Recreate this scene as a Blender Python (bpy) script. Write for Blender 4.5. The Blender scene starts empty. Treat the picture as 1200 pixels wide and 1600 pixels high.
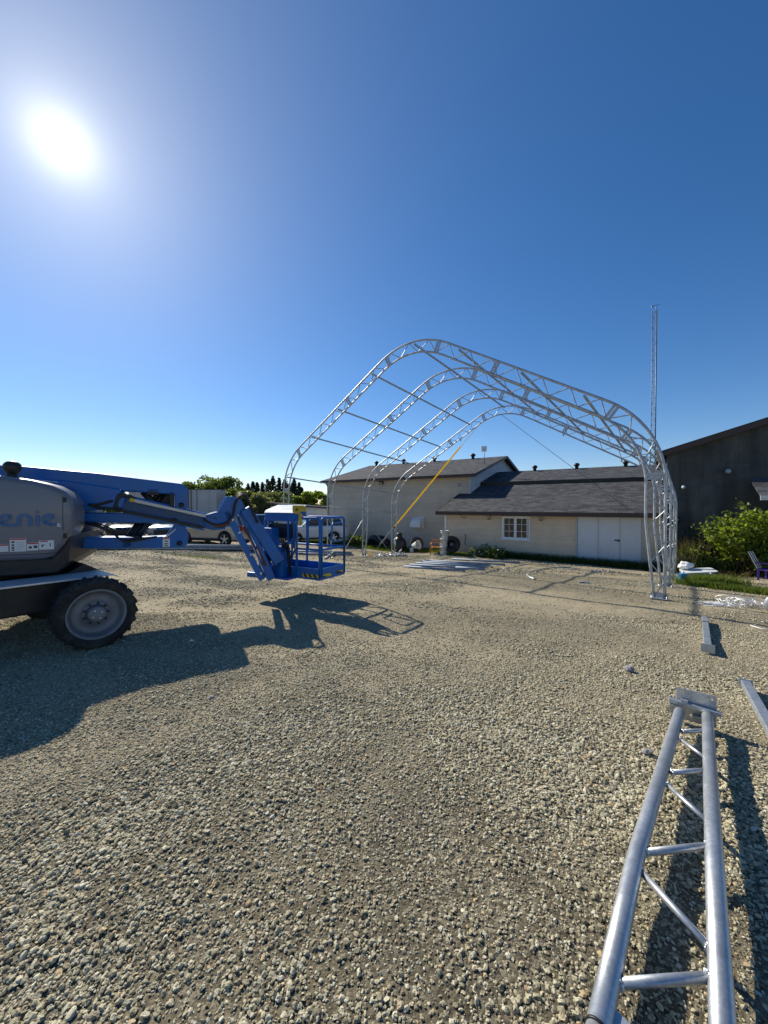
import bpy, math, random
import numpy as np
from mathutils import Matrix, Vector, noise as mnoise

random.seed(7)
rng = np.random.default_rng(11)
R = math.radians
SC = bpy.context.scene
COL = SC.collection

# ------------------------------------------------------------------ camera, sky, sun, exposure
EYE = 1.65                                   # camera height, metres
FPX = 603.0                                  # focal length of the ultra-wide lens in photo pixels (1200 x 1600)
PITCH = math.atan(10 / FPX)                  # slightly downward
cam = bpy.data.cameras.new('camera')
camo = bpy.data.objects.new('camera', cam)
COL.objects.link(camo)
camo.location = (0, 0, EYE)
camo.rotation_euler = (math.pi / 2 - PITCH, 0, 0)
cam.sensor_fit = 'VERTICAL'
cam.sensor_height = 24.0
cam.lens = 24.0 * FPX / 1600.0
cam.clip_start = 0.05
cam.clip_end = 3000
SC.camera = camo

SUN_AZ = R(-39.4)                            # left of straight ahead
SUN_EL = R(35.6)
sun_dir = Vector((math.sin(SUN_AZ) * math.cos(SUN_EL), math.cos(SUN_AZ) * math.cos(SUN_EL), math.sin(SUN_EL)))
world = bpy.data.worlds.new('World')
SC.world = world
world.use_nodes = True
wn = world.node_tree
wn.nodes.clear()
w_out = wn.nodes.new('ShaderNodeOutputWorld')
w_bg = wn.nodes.new('ShaderNodeBackground')
w_sky = wn.nodes.new('ShaderNodeTexSky')
w_sky.sky_type = 'NISHITA'
w_sky.sun_disc = False
w_sky.sun_elevation = SUN_EL
w_sky.sun_rotation = SUN_AZ
w_sky.altitude = 700
w_sky.air_density = 1.0
w_sky.dust_density = 0.1
w_sky.ozone_density = 4.0
w_bg.inputs['Strength'].default_value = 0.092
# the sun itself and its bright aureole, as part of the sky
w_tc = wn.nodes.new('ShaderNodeTexCoord')
w_dot = wn.nodes.new('ShaderNodeVectorMath'); w_dot.operation = 'DOT_PRODUCT'
w_nrm = wn.nodes.new('ShaderNodeVectorMath'); w_nrm.operation = 'NORMALIZE'
wn.links.new(w_tc.outputs['Generated'], w_nrm.inputs[0])
wn.links.new(w_nrm.outputs[0], w_dot.inputs[0])
w_dot.inputs[1].default_value = sun_dir
w_cl = wn.nodes.new('ShaderNodeMath'); w_cl.operation = 'MAXIMUM'; w_cl.inputs[1].default_value = 0.0
wn.links.new(w_dot.outputs['Value'], w_cl.inputs[0])
def w_glow(power, gain):
    a = wn.nodes.new('ShaderNodeMath'); a.operation = 'POWER'; a.inputs[1].default_value = power
    b = wn.nodes.new('ShaderNodeMath'); b.operation = 'MULTIPLY'; b.inputs[1].default_value = gain
    wn.links.new(w_cl.outputs[0], a.inputs[0]); wn.links.new(a.outputs[0], b.inputs[0])
    return b.outputs[0]
terms = [w_glow(1000, 4.6), w_glow(250, 1.5), w_glow(60, 1.4), w_glow(14, 1.0), w_glow(4, 0.4)]
acc = terms[0]
for t_ in terms[1:]:
    s_ = wn.nodes.new('ShaderNodeMath'); s_.operation = 'ADD'
    wn.links.new(acc, s_.inputs[0]); wn.links.new(t_, s_.inputs[1]); acc = s_.outputs[0]
w_gc = wn.nodes.new('ShaderNodeVectorMath'); w_gc.operation = 'SCALE'
w_gc.inputs[0].default_value = (1.0, 0.95, 0.70)
wn.links.new(acc, w_gc.inputs['Scale'])
w_add = wn.nodes.new('ShaderNodeVectorMath'); w_add.operation = 'ADD'
w_hs = wn.nodes.new('ShaderNodeHueSaturation')     # clear, deep blue air
w_hs.inputs['Saturation'].default_value = 1.24
w_hs.inputs['Value'].default_value = 1.0
wn.links.new(w_sky.outputs[0], w_hs.inputs['Color'])
w_ti = wn.nodes.new('ShaderNodeVectorMath'); w_ti.operation = 'MULTIPLY'; w_ti.inputs[1].default_value = (1.08, 0.96, 0.98)
wn.links.new(w_hs.outputs[0], w_ti.inputs[0])
wn.links.new(w_ti.outputs[0], w_add.inputs[0]); wn.links.new(w_gc.outputs[0], w_add.inputs[1])
wn.links.new(w_add.outputs[0], w_bg.inputs['Color'])
wn.links.new(w_bg.outputs[0], w_out.inputs['Surface'])

sun = bpy.data.lights.new('sun', 'SUN')
sun.energy = 4.8
sun.angle = R(0.53)
sun.color = (1.0, 0.93, 0.80)
suno = bpy.data.objects.new('sun', sun)
COL.objects.link(suno)
suno.location = (-20, 25, 25)
suno.rotation_euler = sun_dir.to_track_quat('Z', 'Y').to_euler()

SC.view_settings.view_transform = 'Standard'
SC.view_settings.look = 'None'
SC.view_settings.exposure = 0.42
SC.view_settings.gamma = 1.0
SC.view_settings.use_curve_mapping = False
SC.render.engine = 'CYCLES'
SC.cycles.use_denoising = True
SC.cycles.max_bounces = 6

# ------------------------------------------------------------------ measuring helpers
def ray(u, v):
    x = (u - 600) / FPX; y = (800 - v) / FPX
    return Vector((x, math.cos(PITCH) + y * math.sin(PITCH), -math.sin(PITCH) + y * math.cos(PITCH)))
def at_depth(u, v, Y):
    d = ray(u, v); k = Y / d.y
    return Vector((d.x * k, Y, EYE + d.z * k))
def at_height(u, v, z):
    d = ray(u, v); k = (z - EYE) / d.z
    return Vector((d.x * k, d.y * k, z))

# terrain: the yard falls gently away towards the buildings
CP = np.array([
    (0, 0, 0), (0, 2, 0), (3, 2, 0), (-3, 2, 0), (-3.4, 4.4, 0), (-6, 5, 0), (1.5, 3.2, 0), (0.6, 5.9, -.05), (-1.4, 7, -.03),
    (6.2, 8.7, -.45), (3.4, 6, -.15), (-4.42, 17.2, -.77), (.54, 23.3, -1.27), (11.1, 14.87, -.98), (10.3, 17.3, -1.06),
    (3.5, 21.9, -1.02), (0, 27.4, -1.25), (-4.7, 25.7, -.92), (-9.7, 21.7, -.47), (-10, 15.8, -.2), (-7, 9, -.0),
    (-20, 20, -.3), (-30, 40, -.8), (30, 40, -1.2), (20, 12, -.8), (14, 9, -.62), (0, 60, -1.2), (60, 60, -1.2), (-60, 60, -1.0),
    (0, -20, .1), (20, -10, 0), (-20, -5, .05), (6, 3, -.1), (9, 5, -.3), (9.5, 11.8, -.72), (2.8, 14.6, -.75)], float)
def _phi(r2):
    return 0.5 * r2 * np.log(r2 + 1e-9)
_n = len(CP)
_d2 = ((CP[:, None, :2] - CP[None, :, :2]) ** 2).sum(-1)
_A = np.zeros((_n + 3, _n + 3)); _A[:_n, :_n] = _phi(_d2) + np.eye(_n) * 0.8
_A[:_n, _n] = 1; _A[:_n, _n + 1:] = CP[:, :2]; _A[_n, :_n] = 1; _A[_n + 1:, :_n] = CP[:, :2].T
_w = np.linalg.solve(_A, np.concatenate([CP[:, 2], np.zeros(3)]))
def ground_z(xy):
    xy = np.atleast_2d(np.asarray(xy, float))
    out = np.empty(len(xy))
    for i in range(0, len(xy), 20000):
        q = xy[i:i + 20000]
        d2 = ((q[:, None, :] - CP[None, :, :2]) ** 2).sum(-1)
        z = _phi(d2) @ _w[:_n] + _w[_n] + q @ _w[_n + 1:]
        r = np.hypot(q[:, 0], q[:, 1] - 10)
        k = np.clip((r - 45) / 30, 0, 1); k = k * k * (3 - 2 * k)
        out[i:i + 20000] = z * (1 - k) + (-1.1) * k
    return out
def g(x, y):
    return float(ground_z([(x, y)])[0])
def on_ground(u, v, lift=0.0):
    z = -0.5
    for _ in range(14):
        p = at_height(u, v, z + lift)
        z = 0.5 * z + 0.5 * g(p.x, p.y)
    return at_height(u, v, z + lift)

def vnoise(xy, scale, seed=0):
    """cheap smooth value noise on numpy points, 0..1"""
    p = np.asarray(xy) / scale + seed * 17.31
    i = np.floor(p).astype(np.int64); f = p - i; f = f * f * (3 - 2 * f)
    def h(a, b):
        n = (a * 374761393 + b * 668265263 + seed * 982451653) & 0x7fffffff
        n = ((n ^ (n >> 13)) * 1274126177) & 0x7fffffff
        return ((n ^ (n >> 16)) & 0xffff) / 65535.0
    x, y = i[:, 0], i[:, 1]
    a = h(x, y) * (1 - f[:, 0]) + h(x + 1, y) * f[:, 0]
    b = h(x, y + 1) * (1 - f[:, 0]) + h(x + 1, y + 1) * f[:, 0]
    return a * (1 - f[:, 1]) + b * f[:, 1]
def micro(xy):
    """small undulations: wheel ruts and scuffs"""
    xy = np.atleast_2d(np.asarray(xy, float))
    rot = xy @ np.array([[.82, .57], [-.57, .82]])
    return 0.045 * (vnoise(rot * np.array([.55, 1.6]), 1.3, 3) - .5) + 0.03 * (vnoise(xy, .55, 5) - .5) + 0.012 * (vnoise(xy, .17, 8) - .5)

TRACKS = [(-6.5, -1.5, 8.2), (-6.5, -1.5, 9.75), (9.0, -6.0, 12.3), (9.0, -6.0, 13.9), (-14, 22, 16.6), (-14, 22, 18.2), (2.5, 30, 24.6), (2.5, 30, 26.2)]
def tracks(xy):
    """0..1: worn wheel tracks where the stones are pushed aside and the fines show"""
    xy = np.atleast_2d(np.asarray(xy, float)); t = np.zeros(len(xy))
    for cx, cy, rr in TRACKS:
        d = np.abs(np.hypot(xy[:, 0] - cx, xy[:, 1] - cy) - rr - .25 * (vnoise(xy, 1.7, 41) - .5))
        t = np.maximum(t, np.exp(-(d / .24) ** 2))
    t *= np.clip(vnoise(xy, 2.3, 43) * 1.9 - .25, 0, 1)
    worn = np.clip((vnoise(xy @ np.array([[.8, .6], [-.6, .8]]) * np.array([.5, 1.0]), 1.5, 47) - .52) * 3.2, 0, 1)
    near = np.clip((np.hypot(xy[:, 0], xy[:, 1]) - 1.3) / 2.4, .2, 1)
    dist = np.hypot(xy[:, 0], xy[:, 1])
    drive = np.clip((dist - 2.6) / 2.5, 0, 1) * (.18 + .55 * np.clip((vnoise(xy @ np.array([[.9, .43], [-.43, .9]]) * np.array([.45, 1.1]), 1.25, 53) - .38) * 2.6, 0, 1))
    return np.clip(np.maximum(t + .8 * worn, 0) * near + drive, 0, 1)

# ------------------------------------------------------------------ materials
def new_mat(name):
    m = bpy.data.materials.new(name); m.use_nodes = True
    nt = m.node_tree; b = nt.nodes['Principled BSDF']
    return m, nt, b
def nd(nt, typ, **kw):
    n = nt.nodes.new(typ)
    for k, v in kw.items():
        if k.startswith('i_'):
            n.inputs[k[2:].replace('_', ' ')].default_value = v
        else:
            setattr(n, k, v)
    return n
def ramp(nt, fac, stops):
    r = nt.nodes.new('ShaderNodeValToRGB')
    e = r.color_ramp.elements
    while len(e) < len(stops): e.new(0.5)
    for el, (p, c) in zip(e, stops):
        el.position = p; el.color = (*c, 1)
    nt.links.new(fac, r.inputs[0])
    return r.outputs[0]
def coords(nt, kind='Object', scale=None):
    tc = nt.nodes.new('ShaderNodeTexCoord'); o = tc.outputs[kind]
    if scale is not None:
        mp = nt.nodes.new('ShaderNodeMapping'); mp.inputs['Scale'].default_value = scale
        nt.links.new(o, mp.inputs[0]); o = mp.outputs[0]
    return o
def bump(nt, b, h, strength, dist):
    bp = nt.nodes.new('ShaderNodeBump'); bp.inputs['Strength'].default_value = strength; bp.inputs['Distance'].default_value = dist
    nt.links.new(h, bp.inputs['Height']); nt.links.new(bp.outputs[0], b.inputs['Normal'])
def surf(name, col, rough=.5, metal=0.0, var=.12, scale=6.0, detail=5, bmp=0.0, bdist=.003, bscale=60, spec=.5, coat=0.0, stretch=None, dirt=None):
    """painted / plain surface with uneven colour, gloss and optional fine relief"""
    m, nt, b = new_mat(name)
    c = coords(nt, 'Object', stretch or (1, 1, 1))
    n1 = nd(nt, 'ShaderNodeTexNoise', i_Scale=scale, i_Detail=detail, i_Roughness=.62)
    nt.links.new(c, n1.inputs['Vector'])
    lo = tuple(x * (1 - var) for x in col); hi = tuple(min(1, x * (1 + var)) for x in col)
    stops = [(.3, lo), (.7, hi)]
    out = ramp(nt, n1.outputs['Fac'], stops)
    if dirt:
        n2 = nd(nt, 'ShaderNodeTexNoise', i_Scale=scale * .45, i_Detail=8, i_Roughness=.7)
        nt.links.new(c, n2.inputs['Vector'])
        fac = ramp(nt, n2.outputs['Fac'], [(.48, (0, 0, 0)), (.72, (dirt[1],) * 3)])
        mx = nt.nodes.new('ShaderNodeMixRGB'); mx.inputs[2].default_value = (*dirt[0], 1)
        nt.links.new(fac, mx.inputs[0]); nt.links.new(out, mx.inputs[1]); out = mx.outputs[0]
    nt.links.new(out, b.inputs['Base Color'])
    rr = nt.nodes.new('ShaderNodeMapRange')
    rr.inputs['To Min'].default_value = max(0, rough - .1); rr.inputs['To Max'].default_value = min(1, rough + .12)
    nt.links.new(n1.outputs['Fac'], rr.inputs['Value']); nt.links.new(rr.outputs[0], b.inputs['Roughness'])
    b.inputs['Metallic'].default_value = metal
    b.inputs['Specular IOR Level'].default_value = spec
    b.inputs['Coat Weight'].default_value = coat
    if bmp:
        n3 = nd(nt, 'ShaderNodeTexNoise', i_Scale=bscale, i_Detail=3)
        nt.links.new(c, n3.inputs['Vector'])
        bump(nt, b, n3.outputs['Fac'], bmp, bdist)
    return m

M = {}
M['galv'] = surf('galvanised_steel', (.42, .44, .455), .46, .62, .25, 9, bmp=.12, bdist=.002, bscale=30)
M['galv_new'] = surf('bright_galvanised_steel', (.40, .43, .46), .44, .72, .25, 11, bmp=.16, bdist=.001, bscale=40, dirt=((.27, .27, .25), .5))
def spangle_mat():
    m, nt, b = new_mat('spangled_galvanised_steel')
    c = coords(nt)
    vo = nd(nt, 'ShaderNodeTexVoronoi', i_Scale=85.0); nt.links.new(c, vo.inputs['Vector'])
    sp = nt.nodes.new('ShaderNodeSeparateColor'); nt.links.new(vo.outputs['Color'], sp.inputs[0])
    n1 = nd(nt, 'ShaderNodeTexNoise', i_Scale=7.0, i_Detail=8, i_Roughness=.7); nt.links.new(c, n1.inputs['Vector'])
    n2 = nd(nt, 'ShaderNodeTexNoise', i_Scale=26.0, i_Detail=6, i_Roughness=.75); nt.links.new(c, n2.inputs['Vector'])
    a = ramp(nt, sp.outputs[0], [(0, (.40, .425, .45)), (1, (.50, .525, .55))])
    d = ramp(nt, n1.outputs['Fac'], [(.3, (.84, .84, .83)), (.5, (1, 1, 1)), (.75, (1.12, 1.12, 1.1))])
    mx = nt.nodes.new('ShaderNodeMixRGB'); mx.blend_type = 'MULTIPLY'; mx.inputs[0].default_value = 1; nt.links.new(a, mx.inputs[1]); nt.links.new(d, mx.inputs[2])
    f = ramp(nt, n2.outputs['Fac'], [(.60, (0, 0, 0)), (.74, (.45, .45, .45))])
    mx2 = nt.nodes.new('ShaderNodeMixRGB'); mx2.inputs[2].default_value = (.30, .275, .22, 1); nt.links.new(f, mx2.inputs[0]); nt.links.new(mx.outputs[0], mx2.inputs[1])
    nt.links.new(mx2.outputs[0], b.inputs['Base Color'])
    b.inputs['Metallic'].default_value = .7
    rr = nt.nodes.new('ShaderNodeMapRange'); rr.inputs['To Min'].default_value = .32; rr.inputs['To Max'].default_value = .56
    nt.links.new(n1.outputs['Fac'], rr.inputs['Value']); nt.links.new(rr.outputs[0], b.inputs['Roughness'])
    bump(nt, b, n2.outputs['Fac'], .25, .0015)
    return m
M['galv_new'] = spangle_mat()
M['weld'] = surf('weld_bead', (.7, .7, .7), .35, .9, .3, 60, bmp=.6, bdist=.004, bscale=120)
M['blue'] = surf('blue_machine_paint', (.004, .115, .40), .42, 0, .12, 3, coat=.08, dirt=((.045, .11, .2), .5), spec=.4)
M['blue_dark'] = surf('navy_machine_paint', (.012, .055, .15), .42, 0, .12, 4, dirt=((.07, .07, .08), .5))
M['cover'] = surf('grey_fibreglass', (.15, .157, .185), .36, 0, .06, 2.2, coat=.25, dirt=((.2, .19, .185), .35), bmp=.03, bdist=.002, bscale=14)
M['black'] = surf('black_plastic', (.012, .012, .013), .5, 0, .3, 8)
M['black_steel'] = surf('black_steel', (.018, .018, .02), .45, .3, .3, 5, dirt=((.09, .08, .065), .5))
M['rubber'] = surf('tyre_rubber', (.018, .017, .016), .85, 0, .3, 9, bmp=.35, bdist=.003, bscale=40, dirt=((.16, .14, .11), .55))
M['rim'] = surf('grey_wheel_paint', (.2, .205, .22), .5, .2, .15, 6, dirt=((.12, .1, .08), .6))
M['hose'] = surf('hydraulic_hose', (.012, .012, .012), .6, 0, .3, 12)
M['hose_red'] = surf('rusty_hose', (.16, .05, .03), .7, 0, .3, 12)
M['chrome'] = surf('chrome_rod', (.8, .8, .8), .12, 1, .05, 5)
M['alu'] = surf('aluminium_tray', (.55, .52, .47), .5, .35, .1, 8)
M['white'] = surf('white_paint', (.72, .72, .70), .45, 0, .05, 3, dirt=((.5, .47, .42), .35))
M['white_plate'] = surf('worn_white_plate', (.66, .67, .68), .35, .2, .12, 6, dirt=((.35, .33, .3), .5))
M['lid_glare'] = surf('pale_glare_lid', (.34, .40, .48), .4, .1, .1, 4)  # pale tone paints sky and sun glare onto the blue console lid
M['yellow'] = surf('yellow_plate', (.62, .42, .02), .5, 0, .12, 8)
M['letter_blue'] = surf('blue_lettering', (.012, .10, .26), .35, 0, .05, 3, coat=.3)
M['red'] = surf('red_print', (.45, .03, .02), .5, 0, .05, 5)
M['ink'] = surf('black_print', (.02, .02, .02), .5, 0, .05, 5)
M['grey_print'] = surf('grey_print', (.45, .45, .45), .5, 0, .2, 60)
M['fascia'] = surf('brown_fascia', (.045, .026, .022), .5, 0, .15, 3)
M['soffit'] = surf('soffit_white', (.5, .49, .46), .6, 0, .05, 3)
M['door'] = surf('white_door_panel', (.62, .64, .66), .5, 0, .05, 2.2, dirt=((.42, .42, .42), .4))
M['window'] = surf('white_window_frame', (.75, .76, .76), .4, 0, .03, 3)
M['brass'] = surf('aged_brass', (.25, .17, .06), .4, .8, .2, 12)
M['concrete'] = surf('concrete_footing', (.3, .29, .27), .9, 0, .2, 4, bmp=.4, bscale=30)
M['plastic_white'] = surf('white_plastic_tub', (.55, .58, .58), .45, 0, .06, 4, dirt=((.45, .42, .36), .4))
M['tube_grey'] = surf('pale_galvanised_tube', (.22, .27, .34), .55, .0, .3, 4, bmp=.1, spec=.35)
M['lamp_dome'] = surf('weathered_dome', (.33, .38, .42), .4, 0, .1, 6)
M['strap_white'] = surf('white_strapping', (.78, .78, .75), .5, 0, .06, 4)
M['strap_yellow'] = surf('yellow_webbing', (.85, .5, .03), .7, 0, .1, 8)
M['cable'] = surf('steel_cable', (.12, .12, .13), .5, .5, .1, 8)
M['rope'] = surf('pale_rope', (.55, .5, .4), .8, 0, .1, 20)
M['bluebottle'] = surf('blue_plastic', (.02, .3, .6), .4, 0, .1, 6)
M['orange_wood'] = surf('orange_painted_wood', (.5, .22, .04), .55, 0, .15, 10)
M['purple'] = surf('purple_plastic', (.1, .04, .3), .5, 0, .1, 5)
M['wood'] = surf('weathered_boards', (.17, .14, .09), .85, 0, .3, 5, stretch=(1, 1, 6), bmp=.3)
M['bark'] = surf('bark', (.11, .085, .06), .9, 0, .35, 10, stretch=(1, 1, .3), bmp=.6, bdist=.01)
M['stone'] = surf('loose_stone', (.24, .24, .25), .85, 0, .25, 12, bmp=.5, bscale=30)
M['tower'] = surf('tower_steel', (.12, .13, .16), .5, .5, .2, 3)
M['trailer'] = surf('trailer_panel', (.42, .42, .42), .5, .1, .1, .8, dirt=((.3, .29, .27), .5))
M['car_white'] = surf('white_car_paint', (.6, .62, .64), .25, 0, .02, 2, coat=.8)
M['car_silver'] = surf('silver_car_paint', (.3, .31, .33), .25, .6, .03, 2, coat=.8)
M['car_dark'] = surf('dark_car_paint', (.02, .022, .028), .22, .2, .03, 2, coat=.8)
M['car_blue'] = surf('pale_blue_car_paint', (.2, .26, .33), .25, .5, .03, 2, coat=.8)
M['tail'] = surf('tail_lamp', (.3, .015, .012), .2, 0, .1, 8)
M['lamp_glass'] = surf('lamp_lens', (.34, .34, .3), .15, 0, .05, 5)
M['alloy'] = surf('alloy_rim', (.5, .5, .52), .3, .8, .1, 5)
M['dark_tarp'] = surf('dark_plastic_sheet', (.015, .016, .018), .4, 0, .3, 6, bmp=.5, bdist=.02, bscale=8)

def glass_mat(name, col=(.012, .015, .018), rough=.06):
    m, nt, b = new_mat(name)
    b.inputs['Base Color'].default_value = (*col, 1); b.inputs['Roughness'].default_value = rough
    b.inputs['Specular IOR Level'].default_value = .7
    n = nd(nt, 'ShaderNodeTexNoise', i_Scale=3.0, i_Detail=2)
    nt.links.new(coords(nt), n.inputs['Vector']); bump(nt, b, n.outputs['Fac'], .04, .02)
    return m
M['glass'] = glass_mat('dark_window_glass')
M['windshield'] = glass_mat('windscreen_glass', (.03, .045, .05), .05)

def siding_mat(name, col):
    m, nt, b = new_mat(name)
    c = coords(nt)
    n = nd(nt, 'ShaderNodeTexNoise', i_Scale=1.3, i_Detail=7, i_Roughness=.7); nt.links.new(c, n.inputs['Vector'])
    c2 = coords(nt, 'Object', (.15, .15, 9))
    n2 = nd(nt, 'ShaderNodeTexNoise', i_Scale=1.0, i_Detail=3); nt.links.new(c2, n2.inputs['Vector'])
    a = ramp(nt, n.outputs['Fac'], [(.3, tuple(x * .86 for x in col)), (.7, tuple(x * 1.08 for x in col))])
    bb = ramp(nt, n2.outputs['Fac'], [(.3, (.9, .9, .9)), (.7, (1.06, 1.05, 1.03))])
    mx = nt.nodes.new('ShaderNodeMixRGB'); mx.blend_type = 'MULTIPLY'; mx.inputs[0].default_value = 1
    nt.links.new(a, mx.inputs[1]); nt.links.new(bb, mx.inputs[2]); nt.links.new(mx.outputs[0], b.inputs['Base Color'])
    b.inputs['Roughness'].default_value = .55
    return m
M['siding'] = siding_mat('beige_vinyl_siding', (.68, .55, .40))
M['siding_grey'] = siding_mat('greige_vinyl_siding', (.52, .465, .38))
M['white_metal'] = siding_mat('white_ribbed_metal', (.62, .65, .68))

def shingle_mat():
    m, nt, b = new_mat('asphalt_shingles')
    c = coords(nt)
    br = nt.nodes.new('ShaderNodeTexBrick')
    br.offset = .37; br.squash = 1.0
    for k, v in (('Scale', 1.0), ('Mortar Size', .006), ('Bias', -.1), ('Brick Width', .31), ('Row Height', .155)):
        br.inputs[k].default_value = v
    br.inputs['Color1'].default_value = (.038, .04, .045, 1); br.inputs['Color2'].default_value = (.10, .104, .115, 1)
    br.inputs['Mortar'].default_value = (.018, .018, .018, 1)
    nt.links.new(c, br.inputs['Vector'])
    n = nd(nt, 'ShaderNodeTexNoise', i_Scale=1.2, i_Detail=8, i_Roughness=.75); nt.links.new(c, n.inputs['Vector'])
    v = ramp(nt, n.outputs['Fac'], [(.3, (.82, .82, .83)), (.7, (1.15, 1.15, 1.14))])
    mx = nt.nodes.new('ShaderNodeMixRGB'); mx.blend_type = 'MULTIPLY'; mx.inputs[0].default_value = 1
    nt.links.new(br.outputs['Color'], mx.inputs[1]); nt.links.new(v, mx.inputs[2]); nt.links.new(mx.outputs[0], b.inputs['Base Color'])
    b.inputs['Roughness'].default_value = .92
    b.inputs['Specular IOR Level'].default_value = .25
    bump(nt, b, br.outputs['Fac'], .8, -.012)
    return m
M['shingles'] = shingle_mat()

def barn_mat():
    m, nt, b = new_mat('stained_dark_render')
    c = coords(nt)
    n = nd(nt, 'ShaderNodeTexNoise', i_Scale=.55, i_Detail=10, i_Roughness=.72); nt.links.new(c, n.inputs['Vector'])
    n2 = nd(nt, 'ShaderNodeTexNoise', i_Scale=.9, i_Detail=6, i_Roughness=.6)
    nt.links.new(coords(nt, 'Object', (2.2, 2.2, .25)), n2.inputs['Vector'])
    a = ramp(nt, n.outputs['Fac'], [(.32, (.036, .04, .042)), (.52, (.07, .075, .074)), (.72, (.115, .12, .11))])
    s = ramp(nt, n2.outputs['Fac'], [(.42, (.55, .55, .55)), (.62, (1.1, 1.1, 1.08))])
    mx = nt.nodes.new('ShaderNodeMixRGB'); mx.blend_type = 'MULTIPLY'; mx.inputs[0].default_value = .8
    nt.links.new(a, mx.inputs[1]); nt.links.new(s, mx.inputs[2]); nt.links.new(mx.outputs[0], b.inputs['Base Color'])
    b.inputs['Roughness'].default_value = .85
    n3 = nd(nt, 'ShaderNodeTexNoise', i_Scale=25.0, i_Detail=4); nt.links.new(c, n3.inputs['Vector'])
    bump(nt, b, n3.outputs['Fac'], .25, .02)
    return m
M['barn'] = barn_mat()

def leaf_mat(name, lo, hi, trans=.35):
    m, nt, b = new_mat(name)
    geo = nt.nodes.new('ShaderNodeNewGeometry')
    c = ramp(nt, geo.outputs['Random Per Island'], [(0, lo), (1, hi)])
    nt.links.new(c, b.inputs['Base Color']); b.inputs['Roughness'].default_value = .5
    b.inputs['Specular IOR Level'].default_value = .3
    tr = nt.nodes.new('ShaderNodeBsdfTranslucent')
    mul = nt.nodes.new('ShaderNodeMixRGB'); mul.blend_type = 'MULTIPLY'; mul.inputs[0].default_value = 1
    mul.inputs[2].default_value = (1.5, 1.5, .6, 1)
    nt.links.new(c, mul.inputs[1]); nt.links.new(mul.outputs[0], tr.inputs['Color'])
    ms = nt.nodes.new('ShaderNodeMixShader'); ms.inputs[0].default_value = trans
    nt.links.new(b.outputs[0], ms.inputs[1]); nt.links.new(tr.outputs[0], ms.inputs[2])
    nt.links.new(ms.outputs[0], nt.nodes['Material Output'].inputs['Surface'])
    return m
M['leaf'] = leaf_mat('spring_leaves', (.06, .10, .022), (.15, .19, .05), .45)
M['leaf_pale'] = leaf_mat('pale_leaves', (.085, .105, .045), (.19, .2, .1), .4)
M['leaf_fresh'] = leaf_mat('bright_shrub_leaves', (.085, .13, .018), (.24, .30, .05), .5)
M['needle'] = leaf_mat('conifer_needles', (.012, .024, .014), (.035, .055, .026), .15)
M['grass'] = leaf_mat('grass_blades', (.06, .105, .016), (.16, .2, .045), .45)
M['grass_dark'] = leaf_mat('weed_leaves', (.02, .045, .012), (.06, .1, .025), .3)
M['straw'] = leaf_mat('dry_stems', (.2, .15, .07), (.33, .26, .13), .3)
M['strap_yellow'] = leaf_mat('translucent_yellow_webbing', (.58, .45, .06), (.68, .53, .08), .4)  # translucent webbing, yellow is its own colour
M['hosta'] = leaf_mat('grey_green_leaves', (.12, .16, .11), (.22, .26, .19), .25)

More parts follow.
